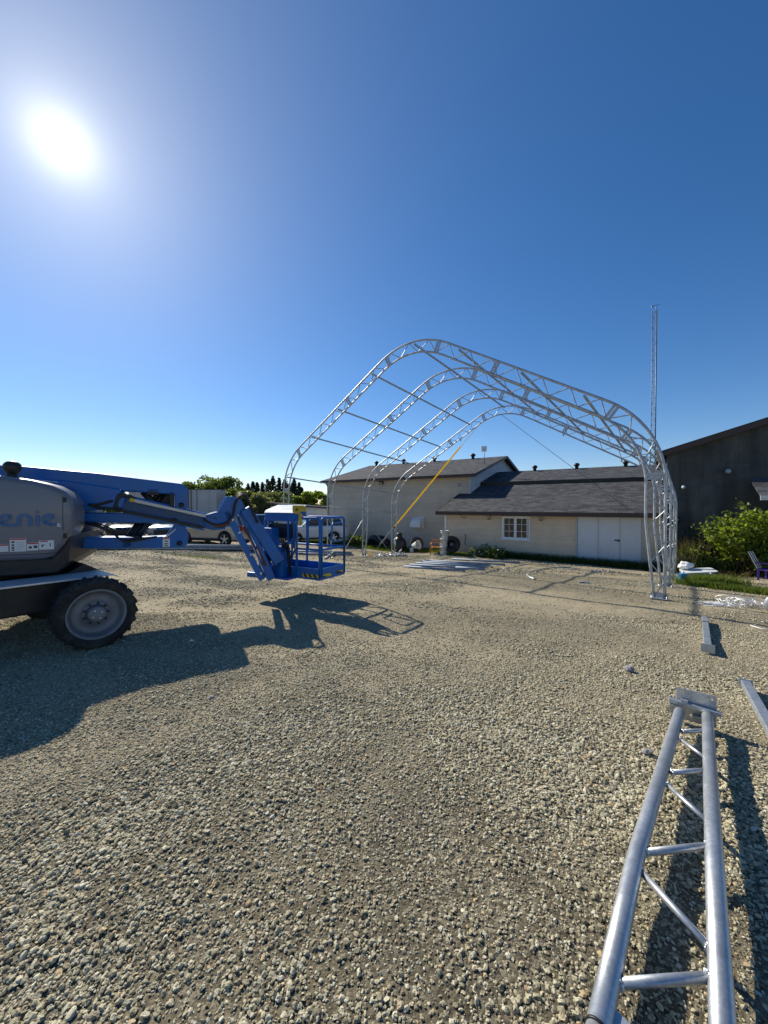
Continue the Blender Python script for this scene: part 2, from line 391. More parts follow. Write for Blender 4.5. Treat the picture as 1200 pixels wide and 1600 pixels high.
def gravel_mat():
    m, nt, b = new_mat('gravel_yard')
    c = coords(nt)
    big = nd(nt, 'ShaderNodeTexNoise', i_Scale=.42, i_Detail=6, i_Roughness=.6); nt.links.new(c, big.inputs['Vector'])
    mid = nd(nt, 'ShaderNodeTexNoise', i_Scale=3.0, i_Detail=8, i_Roughness=.7); nt.links.new(c, mid.inputs['Vector'])
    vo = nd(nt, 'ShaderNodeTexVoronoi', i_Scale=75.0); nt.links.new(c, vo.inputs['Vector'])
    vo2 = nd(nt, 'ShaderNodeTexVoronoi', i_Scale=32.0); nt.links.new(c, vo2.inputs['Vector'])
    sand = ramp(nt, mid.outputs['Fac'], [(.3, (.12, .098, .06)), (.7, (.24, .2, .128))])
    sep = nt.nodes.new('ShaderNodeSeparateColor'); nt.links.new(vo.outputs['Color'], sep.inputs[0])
    peb = ramp(nt, sep.outputs[0], [(0, (.035, .03, .022)), (.35, (.11, .096, .07)), (.7, (.21, .187, .13)), (1, (.40, .37, .28))])  # base tones darkened, painting in the shade of gaps between stones
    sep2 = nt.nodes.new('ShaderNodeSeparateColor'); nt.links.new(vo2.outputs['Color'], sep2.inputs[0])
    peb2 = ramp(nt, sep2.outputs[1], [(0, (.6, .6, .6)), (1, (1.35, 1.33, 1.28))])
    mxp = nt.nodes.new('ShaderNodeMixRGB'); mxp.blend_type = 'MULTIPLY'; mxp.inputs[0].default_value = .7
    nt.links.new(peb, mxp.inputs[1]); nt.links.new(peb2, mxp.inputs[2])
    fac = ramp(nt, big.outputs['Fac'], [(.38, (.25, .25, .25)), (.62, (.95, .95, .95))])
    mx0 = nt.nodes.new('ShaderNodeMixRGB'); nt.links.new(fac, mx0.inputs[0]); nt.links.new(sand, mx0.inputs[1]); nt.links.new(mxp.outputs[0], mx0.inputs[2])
    fin = nt.nodes.new('ShaderNodeAttribute'); fin.attribute_name = 'fines'
    fm = nt.nodes.new('ShaderNodeMath'); fm.operation = 'MULTIPLY'; fm.inputs[1].default_value = .9; nt.links.new(fin.outputs['Fac'], fm.inputs[0])
    dust = ramp(nt, mid.outputs['Fac'], [(.3, (.31, .258, .168)), (.7, (.43, .37, .25))])
    mx = nt.nodes.new('ShaderNodeMixRGB'); nt.links.new(fm.outputs[0], mx.inputs[0]); nt.links.new(mx0.outputs[0], mx.inputs[1]); nt.links.new(dust, mx.inputs[2])
    nt.links.new(mx.outputs[0], b.inputs['Base Color'])
    b.inputs['Roughness'].default_value = .95
    b.inputs['Specular IOR Level'].default_value = .2
    ad = nt.nodes.new('ShaderNodeMath'); ad.operation = 'MULTIPLY_ADD'; ad.inputs[1].default_value = .6
    nt.links.new(vo.outputs['Distance'], ad.inputs[0]); nt.links.new(vo2.outputs['Distance'], ad.inputs[2])
    fn = nd(nt, 'ShaderNodeTexNoise', i_Scale=210.0, i_Detail=4, i_Roughness=.7); nt.links.new(c, fn.inputs['Vector'])
    ad2 = nt.nodes.new('ShaderNodeMath'); ad2.operation = 'MULTIPLY_ADD'; ad2.inputs[1].default_value = -.9
    nt.links.new(fn.outputs['Fac'], ad2.inputs[0]); nt.links.new(ad.outputs[0], ad2.inputs[2])
    bump(nt, b, ad2.outputs[0], .9, -.009)
    return m
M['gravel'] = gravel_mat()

def pebble_mat():
    m, nt, b = new_mat('pebble_stone')
    oi = nt.nodes.new('ShaderNodeObjectInfo')
    c = ramp(nt, oi.outputs['Random'], [(0, (.12, .105, .07)), (.15, (.26, .228, .15)), (.45, (.42, .375, .25)), (.7, (.50, .46, .325)), (.9, (.62, .58, .43)), (.97, (.48, .34, .17)), (1, (.68, .65, .54))])
    n = nd(nt, 'ShaderNodeTexNoise', i_Scale=2.5, i_Detail=5); nt.links.new(coords(nt), n.inputs['Vector'])
    v = ramp(nt, n.outputs['Fac'], [(.3, (.78, .78, .78)), (.7, (1.12, 1.11, 1.08))])
    mx = nt.nodes.new('ShaderNodeMixRGB'); mx.blend_type = 'MULTIPLY'; mx.inputs[0].default_value = 1
    nt.links.new(c, mx.inputs[1]); nt.links.new(v, mx.inputs[2]); nt.links.new(mx.outputs[0], b.inputs['Base Color'])
    b.inputs['Roughness'].default_value = .85; b.inputs['Specular IOR Level'].default_value = .3
    return m
M['pebble'] = pebble_mat()
M['sand'] = surf('packed_sand', (.36, .30, .21), .95, 0, .18, 3.5, 9, bmp=.5, bdist=.02, bscale=25, spec=.2)

def stripe_mat():
    m, nt, b = new_mat('hazard_stripes')
    tc = coords(nt)
    sp = nt.nodes.new('ShaderNodeSeparateXYZ'); nt.links.new(tc, sp.inputs[0])
    a = nt.nodes.new('ShaderNodeMath'); a.operation = 'ADD'; nt.links.new(sp.outputs[0], a.inputs[0]); nt.links.new(sp.outputs[2], a.inputs[1])
    a2 = nt.nodes.new('ShaderNodeMath'); a2.operation = 'SUBTRACT'; nt.links.new(a.outputs[0], a2.inputs[0]); nt.links.new(sp.outputs[1], a2.inputs[1])
    f = nt.nodes.new('ShaderNodeMath'); f.operation = 'PINGPONG'; f.inputs[1].default_value = .075; nt.links.new(a2.outputs[0], f.inputs[0])
    gt = nt.nodes.new('ShaderNodeMath'); gt.operation = 'GREATER_THAN'; gt.inputs[1].default_value = .0375; nt.links.new(f.outputs[0], gt.inputs[0])
    c = ramp(nt, gt.outputs[0], [(0, (.015, .015, .015)), (1, (.6, .45, .03))])
    nt.links.new(c, b.inputs['Base Color']); b.inputs['Roughness'].default_value = .5
    return m
M['stripes'] = stripe_mat()

# ------------------------------------------------------------------ mesh helpers
class MB:
    """collects simple solids; build() links them as ONE mesh object"""
    def __init__(s, mat4=None):
        s.v = []; s.f = []; s.sm = []; s.M = mat4
    def _add(s, pts, faces, smooth=False):
        b = len(s.v)
        for p in pts:
            p = Vector(p)
            if s.M is not None: p = s.M @ p
            s.v.append(tuple(p))
        for i, f in enumerate(faces):
            s.f.append(tuple(b + k for k in f))
            s.sm.append(smooth[i] if isinstance(smooth, list) else smooth)
        return s
    def box(s, c, d, rz=0, rx=0, ry=0):
        hx, hy, hz = d[0] / 2, d[1] / 2, d[2] / 2
        m = Matrix.Translation(Vector(c)) @ Matrix.Rotation(rz, 4, 'Z') @ Matrix.Rotation(ry, 4, 'Y') @ Matrix.Rotation(rx, 4, 'X')
        pts = [m @ Vector((x, y, z)) for x in (-hx, hx) for y in (-hy, hy) for z in (-hz, hz)]
        return s._add(pts, [(0, 1, 3, 2), (4, 6, 7, 5), (0, 4, 5, 1), (2, 3, 7, 6), (0, 2, 6, 4), (1, 5, 7, 3)])
    def bar(s, p0, p1, w, h=None, up=(0, 0, 1)):
        """rectangular bar between two points"""
        p0, p1 = Vector(p0), Vector(p1); h = h or w
        d = (p1 - p0).normalized(); u = Vector(up)
        if abs(d.dot(u)) > .98: u = Vector((0, 1, 0))
        x = d.cross(u).normalized(); z = x.cross(d).normalized()
        pts = [p + x * (a * w / 2) + z * (b * h / 2) for p in (p0, p1) for a, b in ((-1, -1), (1, -1), (1, 1), (-1, 1))]
        return s._add(pts, [(3, 2, 1, 0), (4, 5, 6, 7), (0, 1, 5, 4), (1, 2, 6, 5), (2, 3, 7, 6), (3, 0, 4, 7)])
    def tube(s, path, r, n=10, r2=None, caps=True):
        path = [Vector(p) for p in path]; k = len(path)
        rs = r if isinstance(r, (list, tuple)) else [r] * k
        if r2 is not None: rs = [r + (r2 - r) * i / (k - 1) for i in range(k)]
        pts = []; prev = None
        for i, p in enumerate(path):
            d = (path[min(i + 1, k - 1)] - path[max(i - 1, 0)]).normalized()
            if prev is None:
                u = Vector((0, 0, 1)) if abs(d.z) < .9 else Vector((0, 1, 0))
                x = d.cross(u).normalized()
            else:
                x = (prev - d * prev.dot(d)).normalized()
            prev = x; y = d.cross(x)
            for j in range(n):
                a = 2 * math.pi * j / n
                pts.append(p + (x * math.cos(a) + y * math.sin(a)) * rs[i])
        fs = []; sm = []
        for i in range(k - 1):
            for j in range(n):
                fs.append((i * n + j, i * n + (j + 1) % n, (i + 1) * n + (j + 1) % n, (i + 1) * n + j)); sm.append(True)
        if caps:
            fs.append(tuple(range(n - 1, -1, -1))); sm.append(False)
            fs.append(tuple((k - 1) * n + j for j in range(n))); sm.append(False)
        return s._add(pts, fs, sm)
    def pipe(s, p0, p1, r, wall=.006, n=16):
        """open hollow pipe"""
        p0, p1 = Vector(p0), Vector(p1)
        d = (p1 - p0).normalized(); u = Vector((0, 0, 1)) if abs(d.z) < .9 else Vector((0, 1, 0))
        x = d.cross(u).normalized(); y = d.cross(x)
        pts = []
        for p, rr in ((p0, r), (p1, r), (p1, r - wall), (p0, r - wall)):
            for j in range(n):
                a = 2 * math.pi * j / n; pts.append(p + (x * math.cos(a) + y * math.sin(a)) * rr)
        fs = []; sm = []
        for q in range(4):
            for j in range(n):
                a, b = q * n, ((q + 1) % 4) * n
                fs.append((a + j, b + j, b + (j + 1) % n, a + (j + 1) % n)); sm.append(q in (0, 2))
        return s._add(pts, fs, sm)
    def prism(s, poly, y0, y1, axis='Y'):
        """polygon in the (x,z) plane swept along y (axis='Y'), or in (x,y) swept along z (axis='Z'), or (y,z) along x"""
        n = len(poly); pts = []
        for y in (y0, y1):
            for a, b in poly:
                pts.append((a, y, b) if axis == 'Y' else (a, b, y) if axis == 'Z' else (y, a, b))
        fs = [tuple(range(n)), tuple(range(2 * n - 1, n - 1, -1))] + [(i, i + n, (i + 1) % n + n, (i + 1) % n) for i in range(n)]
        return s._add(pts, fs)
    def lathe(s, prof, c=(0, 0, 0), axis=(0, 0, 1), n=24, smooth=True, closed=False):
        """profile [(r, h)] around an axis through c"""
        ax = Vector(axis).normalized(); u = Vector((0, 0, 1)) if abs(ax.z) < .9 else Vector((1, 0, 0))
        x = ax.cross(u).normalized(); y = ax.cross(x); c = Vector(c)
        pts = []
        for r, h in prof:
            for j in range(n):
                a = 2 * math.pi * j / n
                pts.append(c + ax * h + (x * math.cos(a) + y * math.sin(a)) * r)
        k = len(prof); fs = []
        for i in range(k if closed else k - 1):
            i2 = (i + 1) % k
            for j in range(n):
                fs.append((i * n + j, i * n + (j + 1) % n, i2 * n + (j + 1) % n, i2 * n + j))
        return s._add(pts, fs, smooth)
    def quad(s, a, b, c, d):
        return s._add([a, b, c, d], [(0, 1, 2, 3)])
    def ribbon(s, path, width, side, thick=.002):
        """flat band following a path; side = direction of its width"""
        side = Vector(side).normalized() * width / 2
        path = [Vector(p) for p in path]; pts = []
        for p in path: pts += [p - side, p + side]
        return s._add(pts, [(2 * i, 2 * i + 1, 2 * i + 3, 2 * i + 2) for i in range(len(path) - 1)], True)
    def build(s, name, mat, parent=None, bevel=0, seg=2, fix=True):
        me = bpy.data.meshes.new(name)
        me.from_pydata(s.v, [], s.f)
        me.polygons.foreach_set('use_smooth', s.sm)
        if fix:
            import bmesh
            bm = bmesh.new(); bm.from_mesh(me); bmesh.ops.recalc_face_normals(bm, faces=bm.faces); bm.to_mesh(me); bm.free()
        me.materials.append(M[mat] if isinstance(mat, str) else mat)
        me.update()
        o = bpy.data.objects.new(name, me); COL.objects.link(o)
        if parent is not None: o.parent = parent
        if bevel:
            b = o.modifiers.new('bevel', 'BEVEL'); b.width = bevel; b.segments = seg; b.limit_method = 'ANGLE'; b.angle_limit = R(40)
            b.harden_normals = False
        return o

def tag(o, label=None, cat=None, group=None, kind=None):
    if label: o['label'] = label
    if cat: o['category'] = cat
    if group: o['group'] = group
    if kind: o['kind'] = kind
    return o
def thing(name, label, cat, loc=(0, 0, 0), rz=0, group=None):
    o = bpy.data.objects.new(name, None); COL.objects.link(o)
    o.location = loc; o.rotation_euler = (0, 0, rz); o.empty_display_size = .2
    return tag(o, label, cat, group)
def inv(o):
    return (Matrix.Translation(o.location) @ Matrix.Rotation(o.rotation_euler.z, 4, 'Z')).inverted()
def np_mesh(name, verts, faces, mat, parent=None, smooth=False):
    """big mesh from numpy arrays (faces all with the same corner count)"""
    me = bpy.data.meshes.new(name)
    verts = np.asarray(verts, np.float32); faces = np.asarray(faces, np.int32)
    nv, nf, k = len(verts), len(faces), faces.shape[1]
    me.vertices.add(nv); me.vertices.foreach_set('co', verts.ravel())
    me.loops.add(nf * k); me.loops.foreach_set('vertex_index', faces.ravel())
    me.polygons.add(nf); me.polygons.foreach_set('loop_start', np.arange(0, nf * k, k, dtype=np.int32))
    me.polygons.foreach_set('use_smooth', np.full(nf, smooth))
    me.materials.append(M[mat] if isinstance(mat, str) else mat)
    me.update(calc_edges=True)
    o = bpy.data.objects.new(name, me); COL.objects.link(o)
    if parent is not None: o.parent = parent
    return o
def arc(cx, cz, r, a0, a1, n):
    return [(cx + r * math.cos(R(a0 + (a1 - a0) * i / n)), cz + r * math.sin(R(a0 + (a1 - a0) * i / n))) for i in range(n + 1)]

# ------------------------------------------------------------------ ground
def axis_steps(parts):
    out = []
    for a, b, st in parts:
        out.append(np.arange(a, b, st))
    return np.unique(np.round(np.concatenate(out + [np.array([parts[-1][1]])]), 4))
gx = axis_steps([(-1500, -200, 260), (-200, -30, 17), (-30, -9, .42), (-9, 9, .075), (9, 30, .42), (30, 200, 17), (200, 1500, 260)])
gy = axis_steps([(-150, -2, 12.3), (-2, 9, .075), (9, 32, .25), (32, 80, 2), (80, 200, 12), (200, 2000, 225)])
GX, GY = np.meshgrid(gx, gy)
P2 = np.stack([GX.ravel(), GY.ravel()], 1)
gz = ground_z(P2)
fade = np.clip(1 - (np.hypot(P2[:, 0], P2[:, 1]) - 18) / 15, 0, 1)
trk = tracks(P2)
gz = gz + (micro(P2) - .014 * trk) * fade
idx = np.arange(len(P2)).reshape(GX.shape)
fq = np.stack([idx[:-1, :-1].ravel(), idx[:-1, 1:].ravel(), idx[1:, 1:].ravel(), idx[1:, :-1].ravel()], 1)
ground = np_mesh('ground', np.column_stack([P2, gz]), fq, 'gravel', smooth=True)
tag(ground, kind='structure')
at_ = ground.data.attributes.new('fines', 'FLOAT', 'POINT')
at_.data.foreach_set('value', (trk * np.clip(1 - (np.hypot(P2[:, 0], P2[:, 1]) - 30) / 25, .35, 1)).astype(np.float32))
def gm(x, y):
    return g(x, y) + float(micro([(x, y)])[0])

# loose gravel: real stones scattered over the near yard, instanced on points
def make_gravel():
    zones = [(.55, 3.0, 9500, .0067), (3.0, 6.0, 5600, .0068), (6.0, 13.5, 1150, .0094), (13.5, 27.0, 300, .0165), (.55, 4.2, 5200, .0036)]
    allp = []; alls = []
    for y0, y1, dens, rad in zones:
        wmax = y1 * 1.08 + .9
        nn = int(dens * (y1 - y0) * 2 * wmax)
        p = np.column_stack([rng.uniform(-wmax, wmax, nn), rng.uniform(y0, y1, nn)])
        p = p[np.abs(p[:, 0]) < p[:, 1] * 1.08 + .9]
        mask = .55 * vnoise(p @ np.array([[.8, .6], [-.6, .8]]) * np.array([.6, 1.0]), 1.1, 21) + .3 * vnoise(p, .4, 22) + .15 * vnoise(p, .14, 23)
        mask = mask - (.25 if rad > .005 else -.3) * tracks(p)
        keep = rng.random(len(p)) < np.clip((mask - .22) * 3.2, .5 if y1 <= 6 else .2, 1)
        if y1 > 20: keep &= rng.random(len(p)) < np.clip((28 - np.hypot(p[:, 0] * .75, p[:, 1])) / 10, 0, 1)
        p = p[keep]; mk = mask[keep]
        s = rad * np.exp(np.clip(rng.normal(-.2, .48, len(p)), -1.3, .62)) * (.6 + .75 * mk)
        allp.append(p); alls.append(s)
    p = np.concatenate(allp); s = np.concatenate(alls)
    z = ground_z(p) + micro(p) - .014 * tracks(p) + s * rng.uniform(.0, .7, len(s))
    me = bpy.data.meshes.new('gravel')
    n = len(p)
    me.vertices.add(n); me.vertices.foreach_set('co', np.column_stack([p, z]).astype(np.float32).ravel())
    sc = np.column_stack([s * rng.uniform(.85, 1.35, n), s * rng.uniform(.75, 1.05, n), s * rng.uniform(.38, .72, n)])
    rt = np.column_stack([rng.normal(0, .28, n), rng.normal(0, .28, n), rng.uniform(0, 6.283, n)])
    a = me.attributes.new('stone_scale', 'FLOAT_VECTOR', 'POINT'); a.data.foreach_set('vector', sc.astype(np.float32).ravel())
    a = me.attributes.new('stone_turn', 'FLOAT_VECTOR', 'POINT'); a.data.foreach_set('vector', rt.astype(np.float32).ravel())
    a = me.attributes.new('stone_kind', 'INT', 'POINT'); a.data.foreach_set('value', rng.integers(0, 6, n).astype(np.int32))
    o = bpy.data.objects.new('gravel', me); COL.objects.link(o)
    me.materials.append(M['pebble'])
    ng = bpy.data.node_groups.new('scatter_stones', 'GeometryNodeTree')
    ng.interface.new_socket('Geometry', in_out='INPUT', socket_type='NodeSocketGeometry')
    ng.interface.new_socket('Geometry', in_out='OUTPUT', socket_type='NodeSocketGeometry')
    gi = ng.nodes.new('NodeGroupInput'); go = ng.nodes.new('NodeGroupOutput')
    inst = ng.nodes.new('GeometryNodeInstanceOnPoints')
    g2i = ng.nodes.new('GeometryNodeGeometryToInstance')
    for k in range(6):
        ico = ng.nodes.new('GeometryNodeMeshIcoSphere'); ico.inputs['Radius'].default_value = 1.0; ico.inputs['Subdivisions'].default_value = 2
        sp = ng.nodes.new('GeometryNodeSetPosition')
        pos = ng.nodes.new('GeometryNodeInputPosition')
        nz = ng.nodes.new('ShaderNodeTexNoise'); nz.noise_dimensions = '4D'
        nz.inputs['W'].default_value = k * 3.7; nz.inputs['Scale'].default_value = .95; nz.inputs['Detail'].default_value = 1.0
        sub = ng.nodes.new('ShaderNodeVectorMath'); sub.operation = 'SUBTRACT'; sub.inputs[1].default_value = (.5, .5, .5)
        scl = ng.nodes.new('ShaderNodeVectorMath'); scl.operation = 'SCALE'; scl.inputs['Scale'].default_value = 2.1
        ng.links.new(pos.outputs[0], nz.inputs['Vector']); ng.links.new(nz.outputs['Color'], sub.inputs[0]); ng.links.new(sub.outputs[0], scl.inputs[0])
        ng.links.new(ico.outputs['Mesh'], sp.inputs['Geometry']); ng.links.new(scl.outputs[0], sp.inputs['Offset'])
        mt = ng.nodes.new('GeometryNodeSetMaterial'); mt.inputs['Material'].default_value = M['pebble']
        ng.links.new(sp.outputs[0], mt.inputs['Geometry'])
        ng.links.new(mt.outputs[0], g2i.inputs[0])
    def attr(nm, typ):
        a = ng.nodes.new('GeometryNodeInputNamedAttribute'); a.data_type = typ; a.inputs['Name'].default_value = nm
        return a.outputs['Attribute']
    ng.links.new(gi.outputs[0], inst.inputs['Points']); ng.links.new(g2i.outputs[0], inst.inputs['Instance'])
    inst.inputs['Pick Instance'].default_value = True
    ng.links.new(attr('stone_kind', 'INT'), inst.inputs['Instance Index'])
    e2r = ng.nodes.new('FunctionNodeEulerToRotation')
    ng.links.new(attr('stone_turn', 'FLOAT_VECTOR'), e2r.inputs[0]); ng.links.new(e2r.outputs[0], inst.inputs['Rotation'])
    ng.links.new(attr('stone_scale', 'FLOAT_VECTOR'), inst.inputs['Scale'])
    ng.links.new(inst.outputs[0], go.inputs[0])
    md = o.modifiers.new('scatter', 'NODES'); md.node_group = ng
    tag(o, 'loose grey and tan gravel stones covering the yard', 'gravel', kind='stuff')
    return n
N_STONES = make_gravel()

# pale packed dirt patch beyond the tub, by the shrub
def patch(name, pts, mat, dz, n=14):
    c = np.mean(np.array(pts), 0); v = []; f = []
    rings = 6; k = len(pts)
    for r_ in range(rings + 1):
        for (x, y) in pts:
            q = c + (np.array((x, y)) - c) * r_ / rings
            v.append((q[0], q[1], g(*q) + float(micro([q])[0]) * max(0, min(1, 1 - (math.hypot(*q) - 18) / 15)) + dz * (1 if r_ < rings else -.5)))
    for r_ in range(rings):
        for i in range(k):
            f.append((r_ * k + i, r_ * k + (i + 1) % k, (r_ + 1) * k + (i + 1) % k, (r_ + 1) * k + i))
    o = np_mesh(name, v, f, mat, smooth=True)
    return tag(o, kind='structure')
pp = []
for i in range(28):
    a = 2 * math.pi * i / 28
    rr = 1 + .22 * math.sin(3 * a + 1) + .12 * math.sin(7 * a)
    pp.append((13.4 + 2.9 * rr * math.cos(a), 12.9 + 1.05 * rr * math.sin(a) - .30 * rr * math.cos(a)))
patch('sand_patch', pp, 'sand', .03)

# ------------------------------------------------------------------ buildings (one local frame: x along the front, y back, z up)
BR = math.atan2(-.561, .828)
BO = Vector((10.3, 17.3, 0))
def bpos(x, y, z=0):
    return BO + Matrix.Rotation(BR, 3, 'Z') @ Vector((x, y, z))

def siding(mb, x0, x1, z0, z1, y, course=.125, holes=(), lap=.032):
    """horizontal lap boards on the plane y, facing -y"""
    nrow = int(round((z1 - z0) / course)); course = (z1 - z0) / nrow
    for i in range(nrow):
        a, b = z0 + i * course, z0 + (i + 1) * course
        cuts = [(x0, x1)]
        for hx0, hx1, hz0, hz1 in holes:
            if b > hz0 + .01 and a < hz1 - .01:
                nc = []
                for c0, c1 in cuts:
                    if hx1 <= c0 or hx0 >= c1: nc.append((c0, c1)); continue
                    if hx0 > c0: nc.append((c0, hx0))
                    if hx1 < c1: nc.append((hx1, c1))
                cuts = nc
        for c0, c1 in cuts:
            gv = a + .028                   # shadow gap under each board
            mb._add([(c0, y - lap, gv), (c1, y - lap, gv), (c1, y - lap * .45, b), (c0, y - lap * .45, b), (c0, y + .004, gv), (c1, y + .004, gv), (c0, y + .004, a), (c1, y + .004, a), (c0, y - lap * .45, a), (c1, y - lap * .45, a)], [(0, 1, 2, 3), (4, 5, 1, 0), (6, 7, 5, 4), (8, 9, 7, 6)])
def slab(mb, pts, th):
    """roof slab: quad of top points, thickened downward"""
    lo = [(p[0], p[1], p[2] - th) for p in pts]
    mb._add(list(pts) + lo, [(0, 1, 2, 3), (7, 6, 5, 4), (0, 4, 5, 1), (1, 5, 6, 2), (2, 6, 7, 3), (3, 7, 4, 0)])
def roof_vent(parent, x, y, z, r=.17, h=.42):
    """black mushroom vent"""
    m = MB()
    m.lathe([(r * .62, -.15), (r * .62, h * .45), (r * .8, h * .5), (r * 1.0, h * .62), (r * .98, h * .8), (r * .6, h * .95), (.001, h)], (x, y, z), n=16)
    o = m.build('roof_vent', 'black', parent)
    m = MB(); m.lathe([(r * .98, h * .6), (r * 1.12, h * .6), (r * 1.12, h * .66), (r * .98, h * .68)], (x, y, z), n=16)
    m.build('rim', 'black', o)

# --- low annex
AX0, AX1 = -8.19, 1.88
annex = thing('low_annex', 'low beige-sided annex with white double door and twin window under a dark shingle roof', 'building', BO, BR)
EAVE = 1.40; WB = -1.35
holes = [(-1.47, 1.06, -1.3, 1.17), (-5.0, -3.6, -.09, 1.11)]
m = MB(); siding(m, AX0, AX1, WB, EAVE, 0, holes=holes); m.build('front_siding', 'siding', annex, fix=False)
m = MB(); m.box(((AX0 + AX1) / 2, 8.0 + .06, .0), (AX1 - AX0, 16 - .06 * 2, 2.7)); wl = m.build('wall', 'siding', annex)
m = MB(); m.box((AX0 - .01, -.01, .02), (.11, .1, 2.76)); m.build('corner_post', 'white', annex)
for xx in (-1.50, 1.09):
    m = MB(); m.box((xx, -.02, 0.02), (.06, .08, 2.34)); m.build('door_jamb', 'soffit', annex)
m = MB(); m.box((-.205, -.02, 1.215), (2.68, .08, .08)); m.build('door_header', 'soffit', annex)
def lerp(a, b, t): return a + (b - a) * t
YR, ZR = 8.07, 4.11                          # ridge
YS, ZS = 4.7, EAVE + .02 + (4.7) * .331      # step in the roof
zl = lambda y: EAVE + .05 + y * .331
m = MB(); slab(m, [(AX0 - .42, -.42, zl(-.42)), (AX1 - .02, -.42, zl(-.42)), (AX1 - .02, YS, zl(YS)), (AX0 - .42, YS, zl(YS))], .09)
m.build('lower_roof', 'shingles', annex)
m = MB(); slab(m, [(AX0 + .05, YS - .10, zl(YS) + .17), (AX1 - .02, YS - .10, zl(YS) + .17), (AX1 - .02, YR, ZR), (AX0 + .05, YR, ZR)], .22)
m.build('upper_roof', 'shingles', annex)
m = MB(); slab(m, [(AX0 + .05, YR, ZR), (AX1 - .02, YR, ZR), (AX1 - .02, 16.3, 1.5), (AX0 + .05, 16.3, 1.5)], .09); m.build('rear_roof', 'shingles', annex)
m = MB(); m.box(((AX0 + AX1) / 2 - .21, YS - .125, zl(YS) + .045), (AX1 - AX0 + .2, .03, .21)); m.build('step_flashing', 'black', annex)
m = MB(); m.box(((AX0 + AX1) / 2 - .22, -.445, zl(-.42) - .075), (AX1 - AX0 + .44, .035, .2)); m.build('fascia', 'fascia', annex)
m = MB(); m.prism([(-.40, zl(-.42) - .16), (YS, zl(YS) - .12), (YS, zl(YS) + .012), (-.43, zl(-.43) + .012)], AX0 - .45, AX0 - .422, 'X'); m.build('rake_board', 'fascia', annex)
m = MB(); m.box(((AX0 + AX1) / 2 - .21, -.215, EAVE - .125 + .02), (AX1 - AX0 + .4, .42, .02)); m.build('soffit', 'soffit', annex)
for x, z in ((-5.17, 4.12), (-2.56, 4.12), (.15, 4.12)): roof_vent(annex, x, YR - .25, z - .1)
# double door: three panels
edges = [-1.47, -.6, .25, 1.06]
for i in range(3):
    m = MB(); a, b = edges[i] + .012, edges[i + 1] - .012
    zb = -1.16
    m.box(((a + b) / 2, .012, (1.16 + zb) / 2), (b - a, .04, 1.16 - zb)); d = m.build('door_panel', 'door', annex, bevel=.004)
    if i == 1:
        h = MB(); h.box((b - .1, -.025, .1), (.2, .03, .05)); h.box((b - .03, -.04, .08), (.05, .03, .1)); h.build('hasp', 'black_steel', d)
    if i < 2:
        h = MB(); h.box((b + .012, -.016, 0.0), (.05, .016, 2.3)); h.build('cover_strip', 'soffit', d)
# twin window
wx0, wx1, wz0, wz1 = -5.0, -3.6, -.09, 1.11
m = MB()
for a in (wx0 + .035, wx1 - .035): m.box((a, -.025, (wz0 + wz1) / 2), (.07, .07, wz1 - wz0))
for b in (wz0 + .035, wz1 - .035): m.box(((wx0 + wx1) / 2, -.025, b), (wx1 - wx0 - .14, .066, .07))
m.box(((wx0 + wx1) / 2, -.027, (wz0 + wz1) / 2), (.09, .06, wz1 - wz0 - .14))
win = m.build('window', 'window', annex, bevel=.004)
for s in (0, 1):
    a = wx0 + .07 + s * .63 + (.0 if s == 0 else .0); b = a + .585
    z0, z1 = wz0 + .07, wz1 - .07
    m = MB(); t = .045
    for q in (a + t / 2, b - t / 2): m.box((q, -.012, (z0 + z1) / 2), (t, .04, z1 - z0))
    for q in (z0 + t / 2, z1 - t / 2): m.box(((a + b) / 2, -.012, q), (b - a - 2 * t, .038, t))
    m.box(((a + b) / 2, -.01, (z0 + z1) / 2), (.018, .02, z1 - z0 - 2 * t))
    for k in (1, 2): m.box(((a + b) / 2, -.012, z0 + (z1 - z0) * k / 3), (b - a - 2 * t, .018, .018))
    m.build('sash', 'window', win)
    for i in range(2):
        for k in range(3):
            pw = (b - a - 2 * t) / 2; ph = (z1 - z0 - 2 * t) / 3
            p = MB(); p.box((a + t + pw * (i + .5), .006, z0 + t + ph * (k + .5)), (pw - .002, .006, ph - .002)); p.build('pane', 'glass', win)
m = MB(); m.box(((wx0 + wx1) / 2, -.045, wz0 - .02), (wx1 - wx0 + .08, .1, .035)); m.build('sill', 'window', win)
# wall lanterns
def lantern(x, z, label):
    t = thing('wall_lantern', label, 'lamp', bpos(x, -.02, z - .17), BR, 'brass lanterns on the annex wall')
    m = MB(); m.box((0, -.01, .17), (.1, .03, .16)); m.build('back_plate', 'brass', t)
    m = MB(); m.lathe([(.03, 0), (.06, .02), (.075, .2), (.05, .21)], (0, -.12, .02), n=8, smooth=False); m.build('glass_body', 'lamp_glass', t)
    m = MB(); m.lathe([(.09, .23), (.05, .29), (.015, .32), (.001, .34)], (0, -.12, .0), n=8, smooth=False); m.lathe([(.085, .0), (.085, .02), (.02, .03)], (0, -.12, 0), n=8)
    for a in range(4): m.bar((.06 * math.cos(a * 1.571), -.12 + .06 * math.sin(a * 1.571), .02), (.075 * math.cos(a * 1.571), -.12 + .075 * math.sin(a * 1.571), .23), .012)
    m.build('cage', 'brass', t)
    m = MB(); m.tube([(0, -.02, .22), (0, -.07, .3), (0, -.12, .33)], .012, 6); m.build('arm', 'brass', t)
lantern(-5.67, 1.08, 'brass lantern on the beige wall left of the twin window')
lantern(-3.07, 1.08, 'brass lantern on the beige wall between twin window and white door')
